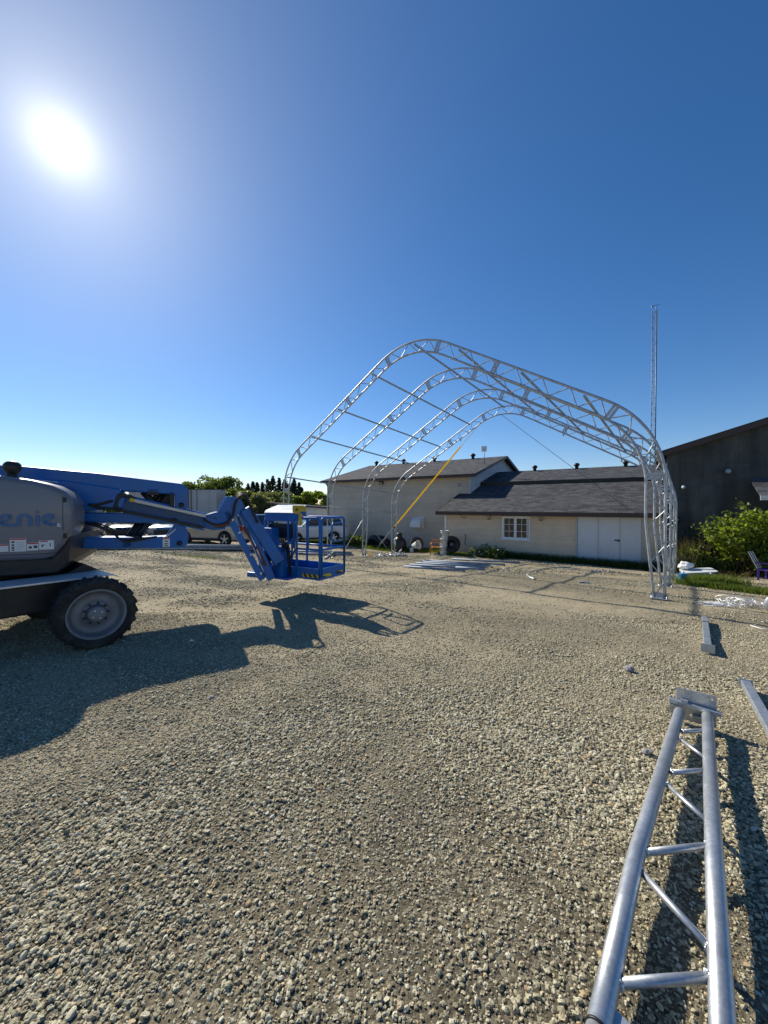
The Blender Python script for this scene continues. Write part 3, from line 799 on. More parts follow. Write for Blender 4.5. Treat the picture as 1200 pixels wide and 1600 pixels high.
# cable loop under the annex eave
t = MB(inv(annex) @ Matrix.Identity(4)); 
m = MB(); m.tube([(-7.3, -.04, 1.22), (-7.25, -.06, 1.05), (-7.1, -.06, .98), (-6.98, -.05, 1.06)], .012, 6); m.build('loose_wire', 'black', annex)
m = MB(); m.tube([(-7.02, -.03, .1), (-7.0, -.04, -.1), (-7.04, -.04, -.35), (-7.0, -.04, -.5)], .014, 6); m.build('wire_end', 'black', annex)

# --- two-storey main building
MX0, MX1, MY0, MY1 = -19.8, -7.89, 2.91, 15.5
MYR, MZR = 9.2, 5.36
main = thing('two_storey_building', 'tall pale-sided building with dark shingle gable roof behind the low annex', 'building', bpos(-14, 2.9, 0), BR)
ML = Matrix.Translation((14, -2.9, 0))       # shift into the main building's own frame
def MBm(): return MB(ML)
ME = 3.60
m = MBm(); siding(m, MX0, MX1, -1.6, ME, MY0, course=.13); m.build('front_siding', 'siding_grey', main, fix=False)
m = MBm(); m.box(((MX0 + MX1) / 2, (MY0 + MY1) / 2 + .03, 1.0), (MX1 - MX0 - .02, MY1 - MY0 - .1, 5.2)); m.build('wall', 'siding_grey', main)
m = MBm(); m.prism([(MY0 + .05, ME - .01), (MY1 - .05, ME - .01), (MYR, MZR - .16)], MX0 + .02, MX1 - .02, 'X'); m.build('gable', 'white_metal', main)
m = MBm()
x = MX1 + .01; k = 0
for i in range(64):                          # ribbed white metal on the right gable end
    y = MY0 + .06 + i * .2
    if y > MY1 - .1: break
    top = ME - .02 + min(y - MY0, MY1 - y) * .268
    m.box((x, y, (top + 1.2) / 2), (.03, .05, top - 1.2))
    m.box((x - .008, y + .1, (top + 1.2) / 2), (.014, .15, top - 1.2))
m.build('gable_cladding', 'white_metal', main)
zt = lambda y: ME + .1 + (y - MY0) * .268
m = MBm(); slab(m, [(MX0 - .4, MY0 - .42, zt(MY0 - .42)), (MX1 + .4, MY0 - .42, zt(MY0 - .42)), (MX1 + .4, MYR, zt(MYR)), (MX0 - .4, MYR, zt(MYR))], .09)
m.build('front_roof', 'shingles', main)
m = MBm(); slab(m, [(MX0 - .4, MYR, zt(MYR)), (MX1 + .4, MYR, zt(MYR)), (MX1 + .4, MY1 + .42, zt(MY0 - .42)), (MX0 - .4, MY1 + .42, zt(MY0 - .42))], .09)
m.build('rear_roof', 'shingles', main)
m = MBm(); m.box(((MX0 + MX1) / 2, MY0 - .44, zt(MY0 - .42) - .075), (MX1 - MX0 + .86, .035, .19)); m.build('fascia', 'fascia', main)
m = MBm(); m.box(((MX0 + MX1) / 2, MY0 - .2, zt(MY0 - .42) - .13), (MX1 - MX0 + .8, .43, .02)); m.build('soffit', 'soffit', main)
for xs in (MX0 - .42, MX1 + .42):
    m = MBm(); m.prism([(MY0 - .42, zt(MY0 - .42) - .17), (MYR, zt(MYR) - .17), (MY1 + .42, zt(MY0 - .42) - .17), (MY1 + .42, zt(MY0 - .42) + .015), (MYR, zt(MYR) + .015), (MY0 - .42, zt(MY0 - .42) + .015)], xs - .016, xs + .016, 'X')
    m.build('rake_board', 'fascia', main)
for cx in (MX0 - .005, MX1 - .02):
    m = MBm(); m.box((cx, MY0 - .01, 1.0), (.1, .09, 5.1)); m.build('corner_post', 'soffit', main)
m = MBm(); m.tube([(MX0 + .0, MY0 - .4, 3.52), (MX0 + .02, MY0 - .25, 3.35), (MX0 + .04, MY0 - .09, 3.2), (MX0 + .04, MY0 - .09, -1.2)], .045, 8); m.build('downpipe', 'fascia', main)
for x_ in (-19.3, -16.4, -13.4, -10.05): roof_vent(main, x_ + 14, MYR - .3 - 2.9, zt(MYR) - .1, .19, .46)
# small wall fittings
m = MBm(); m.box((-8.58, MY0 - .03, 2.97), (.26, .05, .24)); w_ = m.build('gable_vent', 'soffit', main)
m = MBm()
for q in range(4): m.box((-8.58, MY0 - .06, 2.89 + q * .055), (.2, .02, .02))
m.build('louvre', 'black', w_)
t = thing('flood_light', 'small dark flood lamp under the eave of the tall pale building', 'lamp', bpos(-14.58, MY0 - .02, 3.12), BR)
m = MB(); m.box((0, -.12, .16), (.34, .14, .2), rx=.5); m.build('housing', 'black_steel', t, bevel=.01)
m = MB(); m.box((0, -.2, .13), (.28, .012, .14), rx=.5); m.build('lens', 'lamp_glass', t)
m = MB(); m.bar((0, 0, .2), (0, -.12, .2), .05); m.build('bracket', 'black_steel', t)
t = thing('vent_hood', 'white rounded exhaust hood low on the tall pale wall', 'vent', bpos(-11.58, MY0 - .02, .2), BR)
pr = [(0, 0), (-.5, 0)] + [(-.5 + .5 * (1 - math.cos(R(a))), .62 * math.sin(R(a))) for a in range(12, 91, 13)] + [(0, .62)]
m = MB(); m.prism(pr, -.38, .38, 'X'); m.build('hood', 'white', t, bevel=.01)
m = MB(); m.box((0, -.02, .3), (.86, .03, .74)); m.build('flange', 'white', t)
# flat-panel antenna on the roof
t = thing('roof_antenna', 'small square white antenna panel on a pole above the shingle roof', 'antenna', bpos(-8.1, 6.0, zt(6.0) - .05), BR)
m = MB(); m.tube([(0, 0, 0), (0, 0, 1.25)], .025, 8); m.build('pole', 'galv', t)
m = MB(); m.box((0, -.06, 1.1), (.36, .06, .38)); m.build('panel', 'white', t, bevel=.01)
m = MB(); m.box((0, -.095, 1.08), (.05, .014, .05)); m.build('boss', 'black', t)

# --- big dark barn on the right
barn = thing('dark_barn', 'big dark stained barn with a sloping roof edge at the right', 'building', bpos(8, .6, 0), BR)
BL = Matrix.Translation((-8, -.6, 0))
def MBb(): return MB(BL)
bx0, bxr, bx1 = 1.93, 10.2, 18.5
ze = 3.86; zr = ze + (bxr - bx0) * .31
m = MBb(); m.prism([(bx0, -1.6), (bx1, -1.6), (bx1, ze), (bxr, zr), (bx0, ze)], .6, 22, 'Y'); m.build('wall', 'barn', barn)
m = MBb()
m.prism([(bx0 - .35, ze - .12 + .02), (bx0 - .35, ze + .10), (bxr, zr + .22), (bx1 + .35, ze + .10), (bx1 + .35, ze - .12 + .02), (bxr, zr + .05)], .32, 22.3, 'Y'); m.build('roof', 'black_steel', barn)
m = MBb(); m.prism([(bx0 - .33, ze - .15), (bx0 - .33, ze + .06), (bxr, zr + .17), (bx1 + .33, ze + .06), (bx1 + .33, ze - .15), (bxr, zr - .05)], .27, .31, 'Y'); m.build('barge_board', 'fascia', barn)
for i, (z_, n_) in enumerate(((1.9, 9), (3.4, 8))):
    m = MBb(); m.box(((bx0 + bx1) / 2 if i == 0 else 9.4, .592, z_), (bx1 - bx0 - .1 if i == 0 else 13.8, .012, .02)); m.build('seam', 'barn', barn)
for k in range(7):
    m = MBb(); xx = bx0 + 1.2 + k * 2.35; m.box((xx, .589, .9), (.018, .012, 5.0)); m.build('panel_joint', 'barn', barn)
def dome_lamp(x, z, label, r=.16):
    t = thing('dome_lamp', label, 'lamp', bpos(x, .585, z - r), BR, 'dome lamps on the dark barn wall')
    m = MB(); m.lathe([(r * .5, .02), (r * .9, .06), (r, .13), (r * .75, .22), (.001, .26)], (0, 0, r), (0, -1, -.35), n=18); m.build('globe', 'lamp_dome', t)
    m = MB(); m.lathe([(.001, -.02), (r * .62, -.02), (r * .62, .05)], (0, 0, r), (0, -1, -.35), n=14); m.build('base', 'black', t)
dome_lamp(3.91, 3.07, 'larger white dome lamp high on the dark barn wall', .10)
dome_lamp(2.5, 2.47, 'smaller white dome lamp nearer the barn corner', .08)
t = thing('wall_camera', 'round black fitting with pale centre on the barn corner', 'camera', bpos(2.27, .585, .92), BR)
m = MB(); m.lathe([(.001, -.02), (.14, -.02), (.14, .1), (.09, .12)], (0, 0, .13), (0, -1, 0), n=18); m.build('housing', 'black', t)
m = MB(); m.lathe([(.09, .1), (.06, .135), (.001, .14)], (0, 0, .13), (0, -1, 0), n=14); m.build('lens', 'lamp_glass', t)
# corner of a small porch roof at the frame's right edge
pc = at_depth(1203, 775, 13.2)
t = thing('porch_shelter', 'corner of a pale-edged porch roof at the far right edge', 'shelter', (pc.x + 1.25, 13.2, g(pc.x + 1.1, 13.2)), BR)
H = pc.z - g(pc.x + 1.1, 13.2)
m = MB(); m._add([(-1.25, -.7, H), (1.3, -.7, H), (1.3, 1.2, H + .75), (-1.25, 1.2, H + .75), (-1.25, -.7, H - .07), (1.3, -.7, H - .07), (1.3, 1.2, H + .68), (-1.25, 1.2, H + .68)], [(0, 1, 2, 3), (7, 6, 5, 4), (0, 4, 5, 1), (1, 5, 6, 2), (2, 6, 7, 3), (3, 7, 4, 0)]); m.build('roof', 'shingles', t)
m = MB(); m.box((.025, -.72, H - .06), (2.6, .035, .16)); m.build('fascia', 'white', t)
for px_ in (-.1, 1.1):
    m = MB(); m.box((px_, -.5, H / 2 - .05), (.1, .1, H)); m.build('post', 'white', t)
    m = MB(); m.box((px_, 1.0, H / 2 + .22), (.1, .1, H + .5)); m.build('post', 'white', t)

# low white shed with brown roof edge left of the main building
s0 = at_depth(428, 787, 34); s1 = at_depth(514, 794.5, 34)
t = thing('white_shed', 'low white ribbed shed with small window behind the white SUV', 'shed', (-7.5, 34, g(-7.5, 34)), R(-4))
gz0 = g(-7.5, 34); TI = inv(t)
m = MB(TI); m.box((-6.9, 35.6, (gz0 + 1.45) / 2 - .0), (6.2, 3.0, 1.45 - gz0 + .3)); m.build('wall', 'white_metal', t)
m = MB(TI)
for i in range(31): m.box((-9.9 + i * .2, 34.08, (gz0 + 1.4) / 2), (.06, .03, 1.4 - gz0))
m.build('wall_rib', 'white_metal', t); 
m = MB(TI); m._add([(-10.2, 33.8, 1.92), (-3.6, 33.8, 1.42), (-3.6, 37.4, 1.42), (-10.2, 37.4, 1.92), (-10.2, 33.8, 1.78), (-3.6, 33.8, 1.28), (-3.6, 37.4, 1.28), (-10.2, 37.4, 1.78)], [(0, 1, 2, 3), (7, 6, 5, 4), (0, 4, 5, 1), (1, 5, 6, 2), (2, 6, 7, 3), (3, 7, 4, 0)]); m.build('roof', 'fascia', t)
for i in range(3):
    m = MB(TI); xc = -8.35 + i * .52; m.box((xc, 34.045, .95), (.5, .05, .8)); w_ = m.build('window', 'window', t)
    m = MB(TI); m.box((xc, 34.015, .95), (.4, .03, .7)); m.build('pane', 'glass', w_)

# ------------------------------------------------------------------ the steel hoop-building frame: four truss arches with purlins
FOOT = at_depth(1030, 936, 8.68)             # right foot of the nearest arch
pd = ray(1080, 842)                          # direction in which the frame runs
ph = Vector((pd.x, pd.y, 0)); fall = pd.z / ph.length; ph.normalize()
sd = Vector((ph.y, -ph.x, 0))                # across the span, to the right
HALF = 6.88; BAY = 2.64
fr_c = FOOT + sd * (.10 - HALF)
FA = math.atan2(sd.y, sd.x)
frame = thing('hoop_building_frame', 'galvanised steel frame of four tall truss arches standing in the yard', 'steel frame', (fr_c.x, fr_c.y, FOOT.z), FA)
# outer line of one half (x from 0 at the ridge to HALF at the leg), symmetric
def half_profile():
    sl = math.atan(.58); top = 7.95
    pts = []
    Rr = 2.7; E_ = Rr * (1 / math.cos(sl) - 1)
    cz = top - E_ - Rr
    for i in range(7):                       # round ridge
        a = sl * i / 6
        pts.append((Rr * math.sin(a), cz + Rr * math.cos(a)))
    corner = (HALF, top - .58 * HALF)
    L = 1.35; dirr = Vector((-math.cos(sl), math.sin(sl)))
    p_in = Vector(corner) + dirr * L; p_out = Vector((HALF, corner[1] - L))
    x0 = pts[-1]
    for i in range(1, 10):
        t_ = i / 10; pts.append((x0[0] + (p_in.x - x0[0]) * t_, x0[1] + (p_in.y - x0[1]) * t_))
    defl = math.pi / 2 - sl
    Rh = L / math.tan(defl / 2); c = Vector((HALF - Rh, p_out.y))
    for i in range(13):                      # round haunch
        a = math.pi / 2 - sl - (math.pi / 2 - sl) * i / 12
        pts.append((c.x + Rh * math.cos(a), c.y + Rh * math.sin(a)))
    for z in (2.0, 1.3, .65, 0.0): pts.append((HALF, z))
    return [Vector(p) for p in pts]
HP = half_profile()
FULL = [Vector((-p.x, p.y)) for p in reversed(HP)] + HP[1:]
def resample(pts, step):
    d = [0]
    for a, b in zip(pts, pts[1:]): d.append(d[-1] + (b - a).length)
    n = int(round(d[-1] / step)); out = []
    for i in range(n + 1):
        s_ = d[-1] * i / n; j = 0
        while j < len(d) - 2 and d[j + 1] < s_: j += 1
        t_ = (s_ - d[j]) / (d[j + 1] - d[j]); out.append(pts[j].lerp(pts[j + 1], t_))
    return out
OUTER = resample(FULL, .2)
DEPTH = .37
def inner_of(pts):
    out = []
    for i, p in enumerate(pts):
        d = (pts[min(i + 1, len(pts) - 1)] - pts[max(i - 1, 0)]).normalized()
        nrm = Vector((d.y, -d.x))            # towards the inside
        dep = DEPTH
        if p.y < 1.75 and abs(p.x) > 6: dep = .20 + (DEPTH - .20) * max(0, p.y) / 1.75   # legs taper to the foot
        out.append(p + nrm * dep)
    return out
INNER = inner_of(OUTER)
CH = .031
def seat_of(x):                              # index on OUTER nearest to a given x
    return min(range(len(OUTER)), key=lambda i: abs(OUTER[i].x - x) + (0 if OUTER[i].y > 2.4 else 5))
for k in range(4):
    yk = BAY * k; zk = fall * yk
    base = Vector((fr_c.x, fr_c.y, FOOT.z)) + ph * yk
    def P3(p, dy=0): return (p.x, yk + dy, p.y + zk)
    fl = fr_c + ph * yk - sd * HALF; fr_ = fr_c + ph * yk + sd * HALF
    zL = g(fl.x, fl.y) - FOOT.z - zk; zR = g(fr_.x, fr_.y) - FOOT.z - zk
    m = MB()
    def leg_fit(pts, outer):
        q = [p.copy() for p in pts]
        for p in q:                          # stretch the two legs so both feet meet the ground
            if p.y < 2.2:
                zz = zL if p.x < 0 else zR
                p.y = p.y + (zz + .012 - 0) * (1 - max(0, p.y) / 2.2)
        return q
    oo = leg_fit(OUTER, True); ii = leg_fit(INNER, False)
    m.tube([P3(p) for p in oo], CH, 10)
    arch = m.build('truss_arch', 'galv', frame)
    m = MB(); m.tube([P3(p) for p in ii], CH, 10); m.build('inner_chord', 'galv', arch)
    n = len(oo); step = 2; j = 1; flip = k % 2
    splices = {seat_of(x) for x in (-6.86, -5.9, -2.9, -1.0, 1.0, 2.9, 5.9, 6.86)}
    cnt = 0
    while j + step < n:
        a = oo[j] if cnt % 2 == 0 else ii[j]; b = ii[j + step] if cnt % 2 == 0 else oo[j + step]
        near = [s_ for s_ in splices if j - 1 <= s_ <= j + step - 2]
        m = MB(); m.tube([P3(a), P3(b)], .0145, 6, caps=False); m.build('web', 'galv', arch)
        if near:
            s_ = near[0]; m = MB(); dd = (oo[min(s_ + 1, n - 1)] - oo[max(s_ - 1, 0)]).normalized() * .045
            for sgn in (-1, 1):
                m.bar(P3(oo[s_] + dd * sgn), P3(ii[s_] + dd * sgn), .07, .012, up=(0, 1, 0))
            m.build('splice_plate', 'galv', arch)
        j += step; cnt += 1
    for e in (0, -1):
        c = (oo[e] + ii[e]) / 2
        m = MB(); m.box((c.x, yk, c.y + zk - .002), (.36, .26, .014)); m.box((c.x, yk, c.y + zk + .07), (.30, .014, .10))
        fp = m.build('foot_plate', 'galv_new', arch)
        for sx in (-.14, .14):
            for sy in (-.09, .09):
                mm = MB(); mm.lathe([(.001, .05), (.011, .05), (.011, 0), (.02, 0), (.02, .0)], (c.x + sx, yk + sy, c.y + zk + .005), n=8); mm.build('anchor_bolt', 'weld', fp)
for x in (-6.72, -5.15, -3.5, -1.72, .02, 1.85, 3.72, 5.3, 6.72):
    i = seat_of(x); p = OUTER[i].lerp(INNER[i], .18)
    for k in range(3):
        m = MB(); m.bar((p.x, BAY * k + .03, p.y + fall * BAY * k), (p.x, BAY * (k + 1) - .03, p.y + fall * BAY * (k + 1)), .05, .05)
        m.build('purlin', 'galv', frame)
for k in (1, 2):                             # low strut between the far left legs
    m = MB(); p = Vector((-HALF + .06, 2.25)); m.tube([(p.x, BAY * k + .03, p.y + fall * BAY * k), (p.x, BAY * (k + 1) - .03, p.y + fall * BAY * (k + 1))], .025, 8); m.build('leg_strut', 'galv', frame)
def F3(x, y, z): return frame.location + Matrix.Rotation(FA, 3, 'Z') @ Vector((x, y, z + fall * y))
for x_, k in ((2.9, 3), (5.2, 3), (-2.4, 3)):   # small hanging clips on the last arch
    i = seat_of(x_); p = INNER[i]; m = MB(); m.box((p.x, BAY * k, p.y + fall * BAY * k - .08), (.05, .05, .12)); m.build('hanging_clip', 'galv_new', frame)

# guy lines and straps
def line_thing(name, label, cat, pts, r, mat, group=None):
    b = min(pts, key=lambda p: p.z)
    t = MB(); o_ = None
    m = MB(); m.tube(pts, r, 6); o = m.build(name, mat); return tag(o, label, cat, group)
i4 = seat_of(-1.35)
top = F3(INNER[i4].x, BAY * 3, INNER[i4].y)
an = Vector((-.55, 25.6, 0)); an.z = g(an.x, an.y)
t = thing('ratchet_strap', 'yellow webbing strap slanting from the last arch down to the grass', 'strap', an)
TI = inv(t)
dv = (an - top)
m = MB(TI); m.tube([an, top + dv * .78], .016, 6); m.build('lower_rope', 'rope', t)
m = MB(TI); m.tube([top, top + dv * .14], .014, 6); m.build('upper_rope', 'rope', t)
m = MB(TI); m.ribbon([top + dv * (.14 + .64 * i / 8) for i in range(9)], .15, (1, .2, .25)); m.ribbon([top + dv * (.14 + .64 * i / 8) + Vector((0, -.003, 0)) for i in range(9)], .15, (1, .2, .25)); m.build('webbing', 'strap_yellow', t, fix=False)
m = MB(TI); q = top + dv * .78; m.box(q, (.09, .06, .16)); m.build('ratchet', 'black_steel', t, bevel=.01)
apx = F3(INNER[seat_of(0)].x, BAY * 3, INNER[seat_of(0)].y)
t1 = at_depth(1012, 818, 16.9)
line_thing('guy_wire', 'thin grey wire from the last arch ridge down across the annex roof', 'wire', [apx, t1], .011, 'cable')
lg = F3(-HALF + .05, BAY * 2, 1.75); gd = Vector((-2.4, 22.6, 0)); gd.z = g(gd.x, gd.y)
line_thing('leg_brace_pole', 'pale slanting brace pole left of the third arch leg', 'pole', [gd, lg], .022, 'galv')
gd2 = F3(-HALF + .05, BAY * 3, 1.0); gd3 = Vector((1.1, 25.2, 0)); gd3.z = g(gd3.x, gd3.y) 

# lattice radio tower far behind the barn
tw = at_depth(1021.5, 700, 26)
t = thing('lattice_tower', 'tall thin dark lattice radio tower rising behind the barn', 'tower', (tw.x, tw.y, g(tw.x, tw.y)))
z0 = 0; z1 = at_depth(1021, 485, 26).z - t.location.z
legs = [(0.17 * math.cos(a), .17 * math.sin(a)) for a in (R(20), R(140), R(260))]
for x, y in legs:
    m = MB(); m.tube([(x, y, 0), (x * .93, y * .93, z1)], .022 if y > -.1 else .03, 6); m.build('leg', 'tower', t)
m = MB(); nz = int(z1 / .36)
for i in range(nz):
    za, zb = i * .36, (i + 1) * .36
    for q in range(3):
        a, b = legs[q], legs[(q + 1) % 3]
        if (i + q) % 2: a, b = b, a
        m.tube([(a[0], a[1], za), (b[0], b[1], zb)], .009, 4, caps=False)
        m.tube([(a[0], a[1], zb), (b[0], b[1], zb)], .008, 4, caps=False)
m.build('bracing', 'tower', t)
m = MB(); m.tube([(.05, 0, z1 - .2), (.02, 0, z1 + .35)], .02, 6); m.tube([(-.22, 0, z1 + .28), (.3, 0, z1 + .4)], .015, 5); m.box((-.2, 0, z1 + .24), (.12, .05, .1)); m.build('top_antenna', 'tower', t)

# ------------------------------------------------------------------ the blue articulating boom lift
LO = Vector((-6.0, 4.8, 0)); LA = math.atan2(.465, .885)
lift = thing('boom_lift', 'blue articulating boom lift with grey hood standing on the gravel at left', 'boom lift', LO, LA)
def L2(x, y): return LO + Matrix.Rotation(LA, 3, 'Z') @ Vector((x, y, 0))
LI = inv(lift)
# hood (local x along boom, y away from camera, near face at y=-1.05)
hood = [(-1.7, 1.0), (1.60, 1.0), (1.70, 1.03), (1.81, 1.18), (1.87, 1.30), (1.905, 1.40), (1.905, 1.57), (1.89, 1.72), (1.83, 1.82), (1.70, 1.90), (1.50, 1.96), (1.24, 2.0), (.6, 2.03), (-.6, 2.03), (-1.4, 1.97), (-1.7, 1.8)]
m = MB(); m.prism(hood, -1.05, -.36); o = m.build('hood', 'cover', lift, bevel=.075, seg=4)
for p in o.data.polygons: p.use_smooth = True
m = MB(); m.prism([(x, z - .02) for x, z in hood], .36, 1.05); o2 = m.build('hood', 'cover', lift, bevel=.075, seg=4)
for p in o2.data.polygons: p.use_smooth = True
# wordmark on the hood side
def stroke(mb, pts, w, y=-1.056):
    """flat brush stroke in the x,z plane"""
    pts = [Vector((a, b)) for a, b in pts]; L_, R_ = [], []
    for i, p in enumerate(pts):
        d = (pts[min(i + 1, len(pts) - 1)] - pts[max(i - 1, 0)]).normalized(); nrm = Vector((-d.y, d.x)) * w / 2
        L_.append(p + nrm); R_.append(p - nrm)
    v = [(p.x, y, p.y) for p in L_] + [(p.x, y, p.y) for p in R_]; n = len(pts)
    mb._add(v, [(i, i + 1, n + i + 1, n + i) for i in range(n - 1)])
zb, hh, sw = 1.405, .155, .042
def letter_e(mb, cx):
    r = (hh - sw) / 2; c = zb + hh / 2
    stroke(mb, [(cx - r * .72, c - r * .70)] + [(cx - .00, c - .0)] + [(cx + r * .74, c + r * .62)], sw * .8)
    stroke(mb, arc(cx, c, r, 40, 285, 18), sw)
    stroke(mb, [(cx + r * .15, zb + sw * .45), (cx + r + .03, zb + sw * .45)], sw * .9)
m = MB(); letter_e(m, 1.285); m.build('lettering', 'letter_blue', o, fix=False)
m = MB(); r = .05; stroke(m, [(1.395, zb), (1.395, zb + .085)] + arc(1.395 + r, zb + .085, r, 180, 0, 12) + [(1.395 + 2 * r, zb)], sw); m.build('lettering', 'letter_blue', o, fix=False)
m = MB(); stroke(m, [(1.562, zb), (1.562, zb + .135)], sw * .95); m._add([(1.535, -1.056, zb + .158), (1.592, -1.056, zb + .158), (1.563, -1.056, zb + .195)], [(0, 1, 2)]); m.build('lettering', 'letter_blue', o, fix=False)
m = MB(); letter_e(m, 1.672); m.build('lettering', 'letter_blue', o, fix=False)
m = MB(); stroke(m, arc(1.06, zb + .11, .105, 50, 330, 20) + [(1.155, zb + .1), (1.09, zb + .1)], sw * 1.1); m.build('lettering', 'letter_blue', o, fix=False)
m = MB(); m.box((1.762, -1.055, 1.415), (.034, .006, .04)); q = m.build('badge', 'white', o); m = MB(); stroke(m, [(1.750, 1.418), (1.760, 1.404), (1.782, 1.434)], .007, -1.0595); m.build('tick_mark', 'letter_blue', q, fix=False)
for z_, x0_, x1_ in ((1.075, -1.6, 1.72),):
    m = MB(); m.box(((x0_ + x1_) / 2, -1.0505, z_), (x1_ - x0_, .004, .007)); m.build('panel_seam', 'black', o)
m = MB(); m.box((1.80, -1.049, 1.55), (.006, .006, .42)); m.build('panel_seam', 'black', o)
for z_ in (1.28, 1.72):
    m = MB(); m.box((1.818, -1.052, z_), (.035, .018, .06)); m.build('latch', 'black', o, bevel=.004)
# warning stickers
def sticker(x0, x1, z0, z1, head, figures):
    m = MB(); m.box(((x0 + x1) / 2, -1.0535, (z0 + z1) / 2), (x1 - x0, .006, z1 - z0)); s_ = m.build('warning_sticker', 'white', o)
    if head:
        m = MB(); m.box(((x0 + x1) / 2, -1.0575, z1 - .011), (x1 - x0 - .006, .003, .015)); m.build('header', 'red', s_)
    for fx, fz, fw, fh in figures:
        m = MB(); m.box((x0 + (x1 - x0) * fx, -1.0575, z0 + (z1 - z0) * fz), (fw, .003, fh)); m.build('figure', 'ink', s_)
    for i in range(5):
        if z1 - z0 > .12:
            m = MB(); m.box((x0 + (x1 - x0) * .66, -1.0572, z0 + .018 + i * .022), ((x1 - x0) * .5, .002, .006)); m.build('text_line', 'grey_print', s_)
sticker(1.12, 1.30, 1.115, 1.205, True, [(.5, .4, .03, .03)])
sticker(1.312, 1.457, 1.112, 1.268, True, [(.2, .72, .026, .018), (.2, .5, .026, .016), (.2, .3, .022, .02), (.2, .12, .02, .014)])
sticker(1.463, 1.566, 1.118, 1.212, True, [(.3, .4, .026, .026), (.76, .45, .03, .03)])
sticker(1.572, 1.712, 1.124, 1.232, False, [(.22, .4, .012, .03), (.3, .5, .03, .008), (.75, .5, .008, .04)])
m = MB(); m.box((1.62, -1.0575, 1.221), (.07, .003, .012)); m.build('sticker_header', 'red', o)
# dark lower fascia, turntable and counterweight
m = MB(); m.prism([(-1.75, .80), (1.72, .82), (1.80, .88), (1.835, .95), (1.855, 1.28), (1.80, 1.16), (1.68, 1.012), (-1.75, 1.0)], -1.0, 1.0); m.build('turntable', 'black_steel', lift, bevel=.02)
m = MB(); m.box((-1.3, 0, 1.35), (.9, .7, .9)); m.build('counterweight', 'black_steel', lift, bevel=.05)
m = MB(); m.lathe([(.42, .62), (.42, .82)], (0, 0, 0), n=28); m.lathe([(.001, .62), (.42, .62)], (0, 0, 0), n=28); m.build('slew_ring', 'black_steel', lift)
# air cleaner cap on the hood
m = MB(); m.lathe([(.05, 1.97), (.055, 2.06), (.03, 2.07)], (1.265, -.78, 0), n=16); c_ = m.build('air_cleaner', 'black', lift)
m = MB(); m.lathe([(.001, 2.035), (.055, 2.037), (.068, 2.06), (.083, 2.09), (.088, 2.12), (.083, 2.15), (.06, 2.178), (.03, 2.19), (.001, 2.193)], (1.265, -.78, 0), n=24); m.build('cap', 'black', c_)
# riser links
m = MB(); m.prism([(-1.2, 2.05), (.2, 2.20), (1.15, 2.185), (2.0, 2.12), (3.08, 1.995), (3.15, 1.955), (3.17, 1.90), (3.165, 1.62), (3.10, 1.57), (3.0, 1.60), (2.985, 1.82), (2.3, 1.865), (1.66, 1.95), (.0, 1.98), (-1.2, 1.8)], -.2, .2); ub = m.build('upper_link', 'blue', lift, bevel=.02)
m = MB(); m.prism([(-.4, 2.06), (1.66, 2.0), (2.28, 1.90), (2.36, 1.75), (2.30, 1.60), (2.0, 1.585), (-.4, 1.58)], -.235, .235); m.build('link_cheek', 'blue', lift, bevel=.02)
m = MB(); m.bar((1.1, -.245, 2.03), (2.3, -.215, 1.885), .004, .008); m.build('weld_seam', 'white_plate', ub)
m = MB(); m.prism([(-.5, 1.42), (1.7, 1.415), (2.75, 1.38), (2.78, 1.54), (1.7, 1.55), (-.5, 1.56)], -.17, .17); m.build('middle_link', 'blue', lift, bevel=.015)
m = MB(); m.prism([(-.6, 1.04), (1.67, 1.04), (3.08, .985), (3.16, 1.03), (3.18, 1.20), (3.12, 1.36), (2.98, 1.36), (2.86, 1.17), (2.6, 1.165), (1.68, 1.20), (-.6, 1.22)], -.2, .2); lb = m.build('lower_link', 'blue', lift, bevel=.015)
m = MB(); m.prism([(2.86, 1.172), (3.0, 1.29), (3.0, 1.275), (2.87, 1.155)], -.206, .206); m.build('edge_plate', 'white_plate', lb)
m = MB(); m.box((2.87, -.203, 1.085), (.095, .006, .15)); st = m.build('link_sticker', 'white', lb)
m = MB(); m.box((2.87, -.207, 1.148), (.09, .003, .02)); m.build('header', 'red', st)
for fz in (1.1, 1.06, 1.03):
    m = MB(); m.box((2.87, -.207, fz), (.05, .003, .014)); m.build('figure', 'ink', st)
for px_, pz in ((3.05, 1.06), (3.08, 1.66), (2.98, 1.42)):
    m = MB(); m.lathe([(.001, -.03), (.035, -.03), (.04, 0)], (px_, -.205, pz), (0, 1, 0), n=12); m.lathe([(.001, .03), (.035, .03), (.04, 0)], (px_, .205, pz), (0, 1, 0), n=12); m.build('pin', 'black_steel', lift)
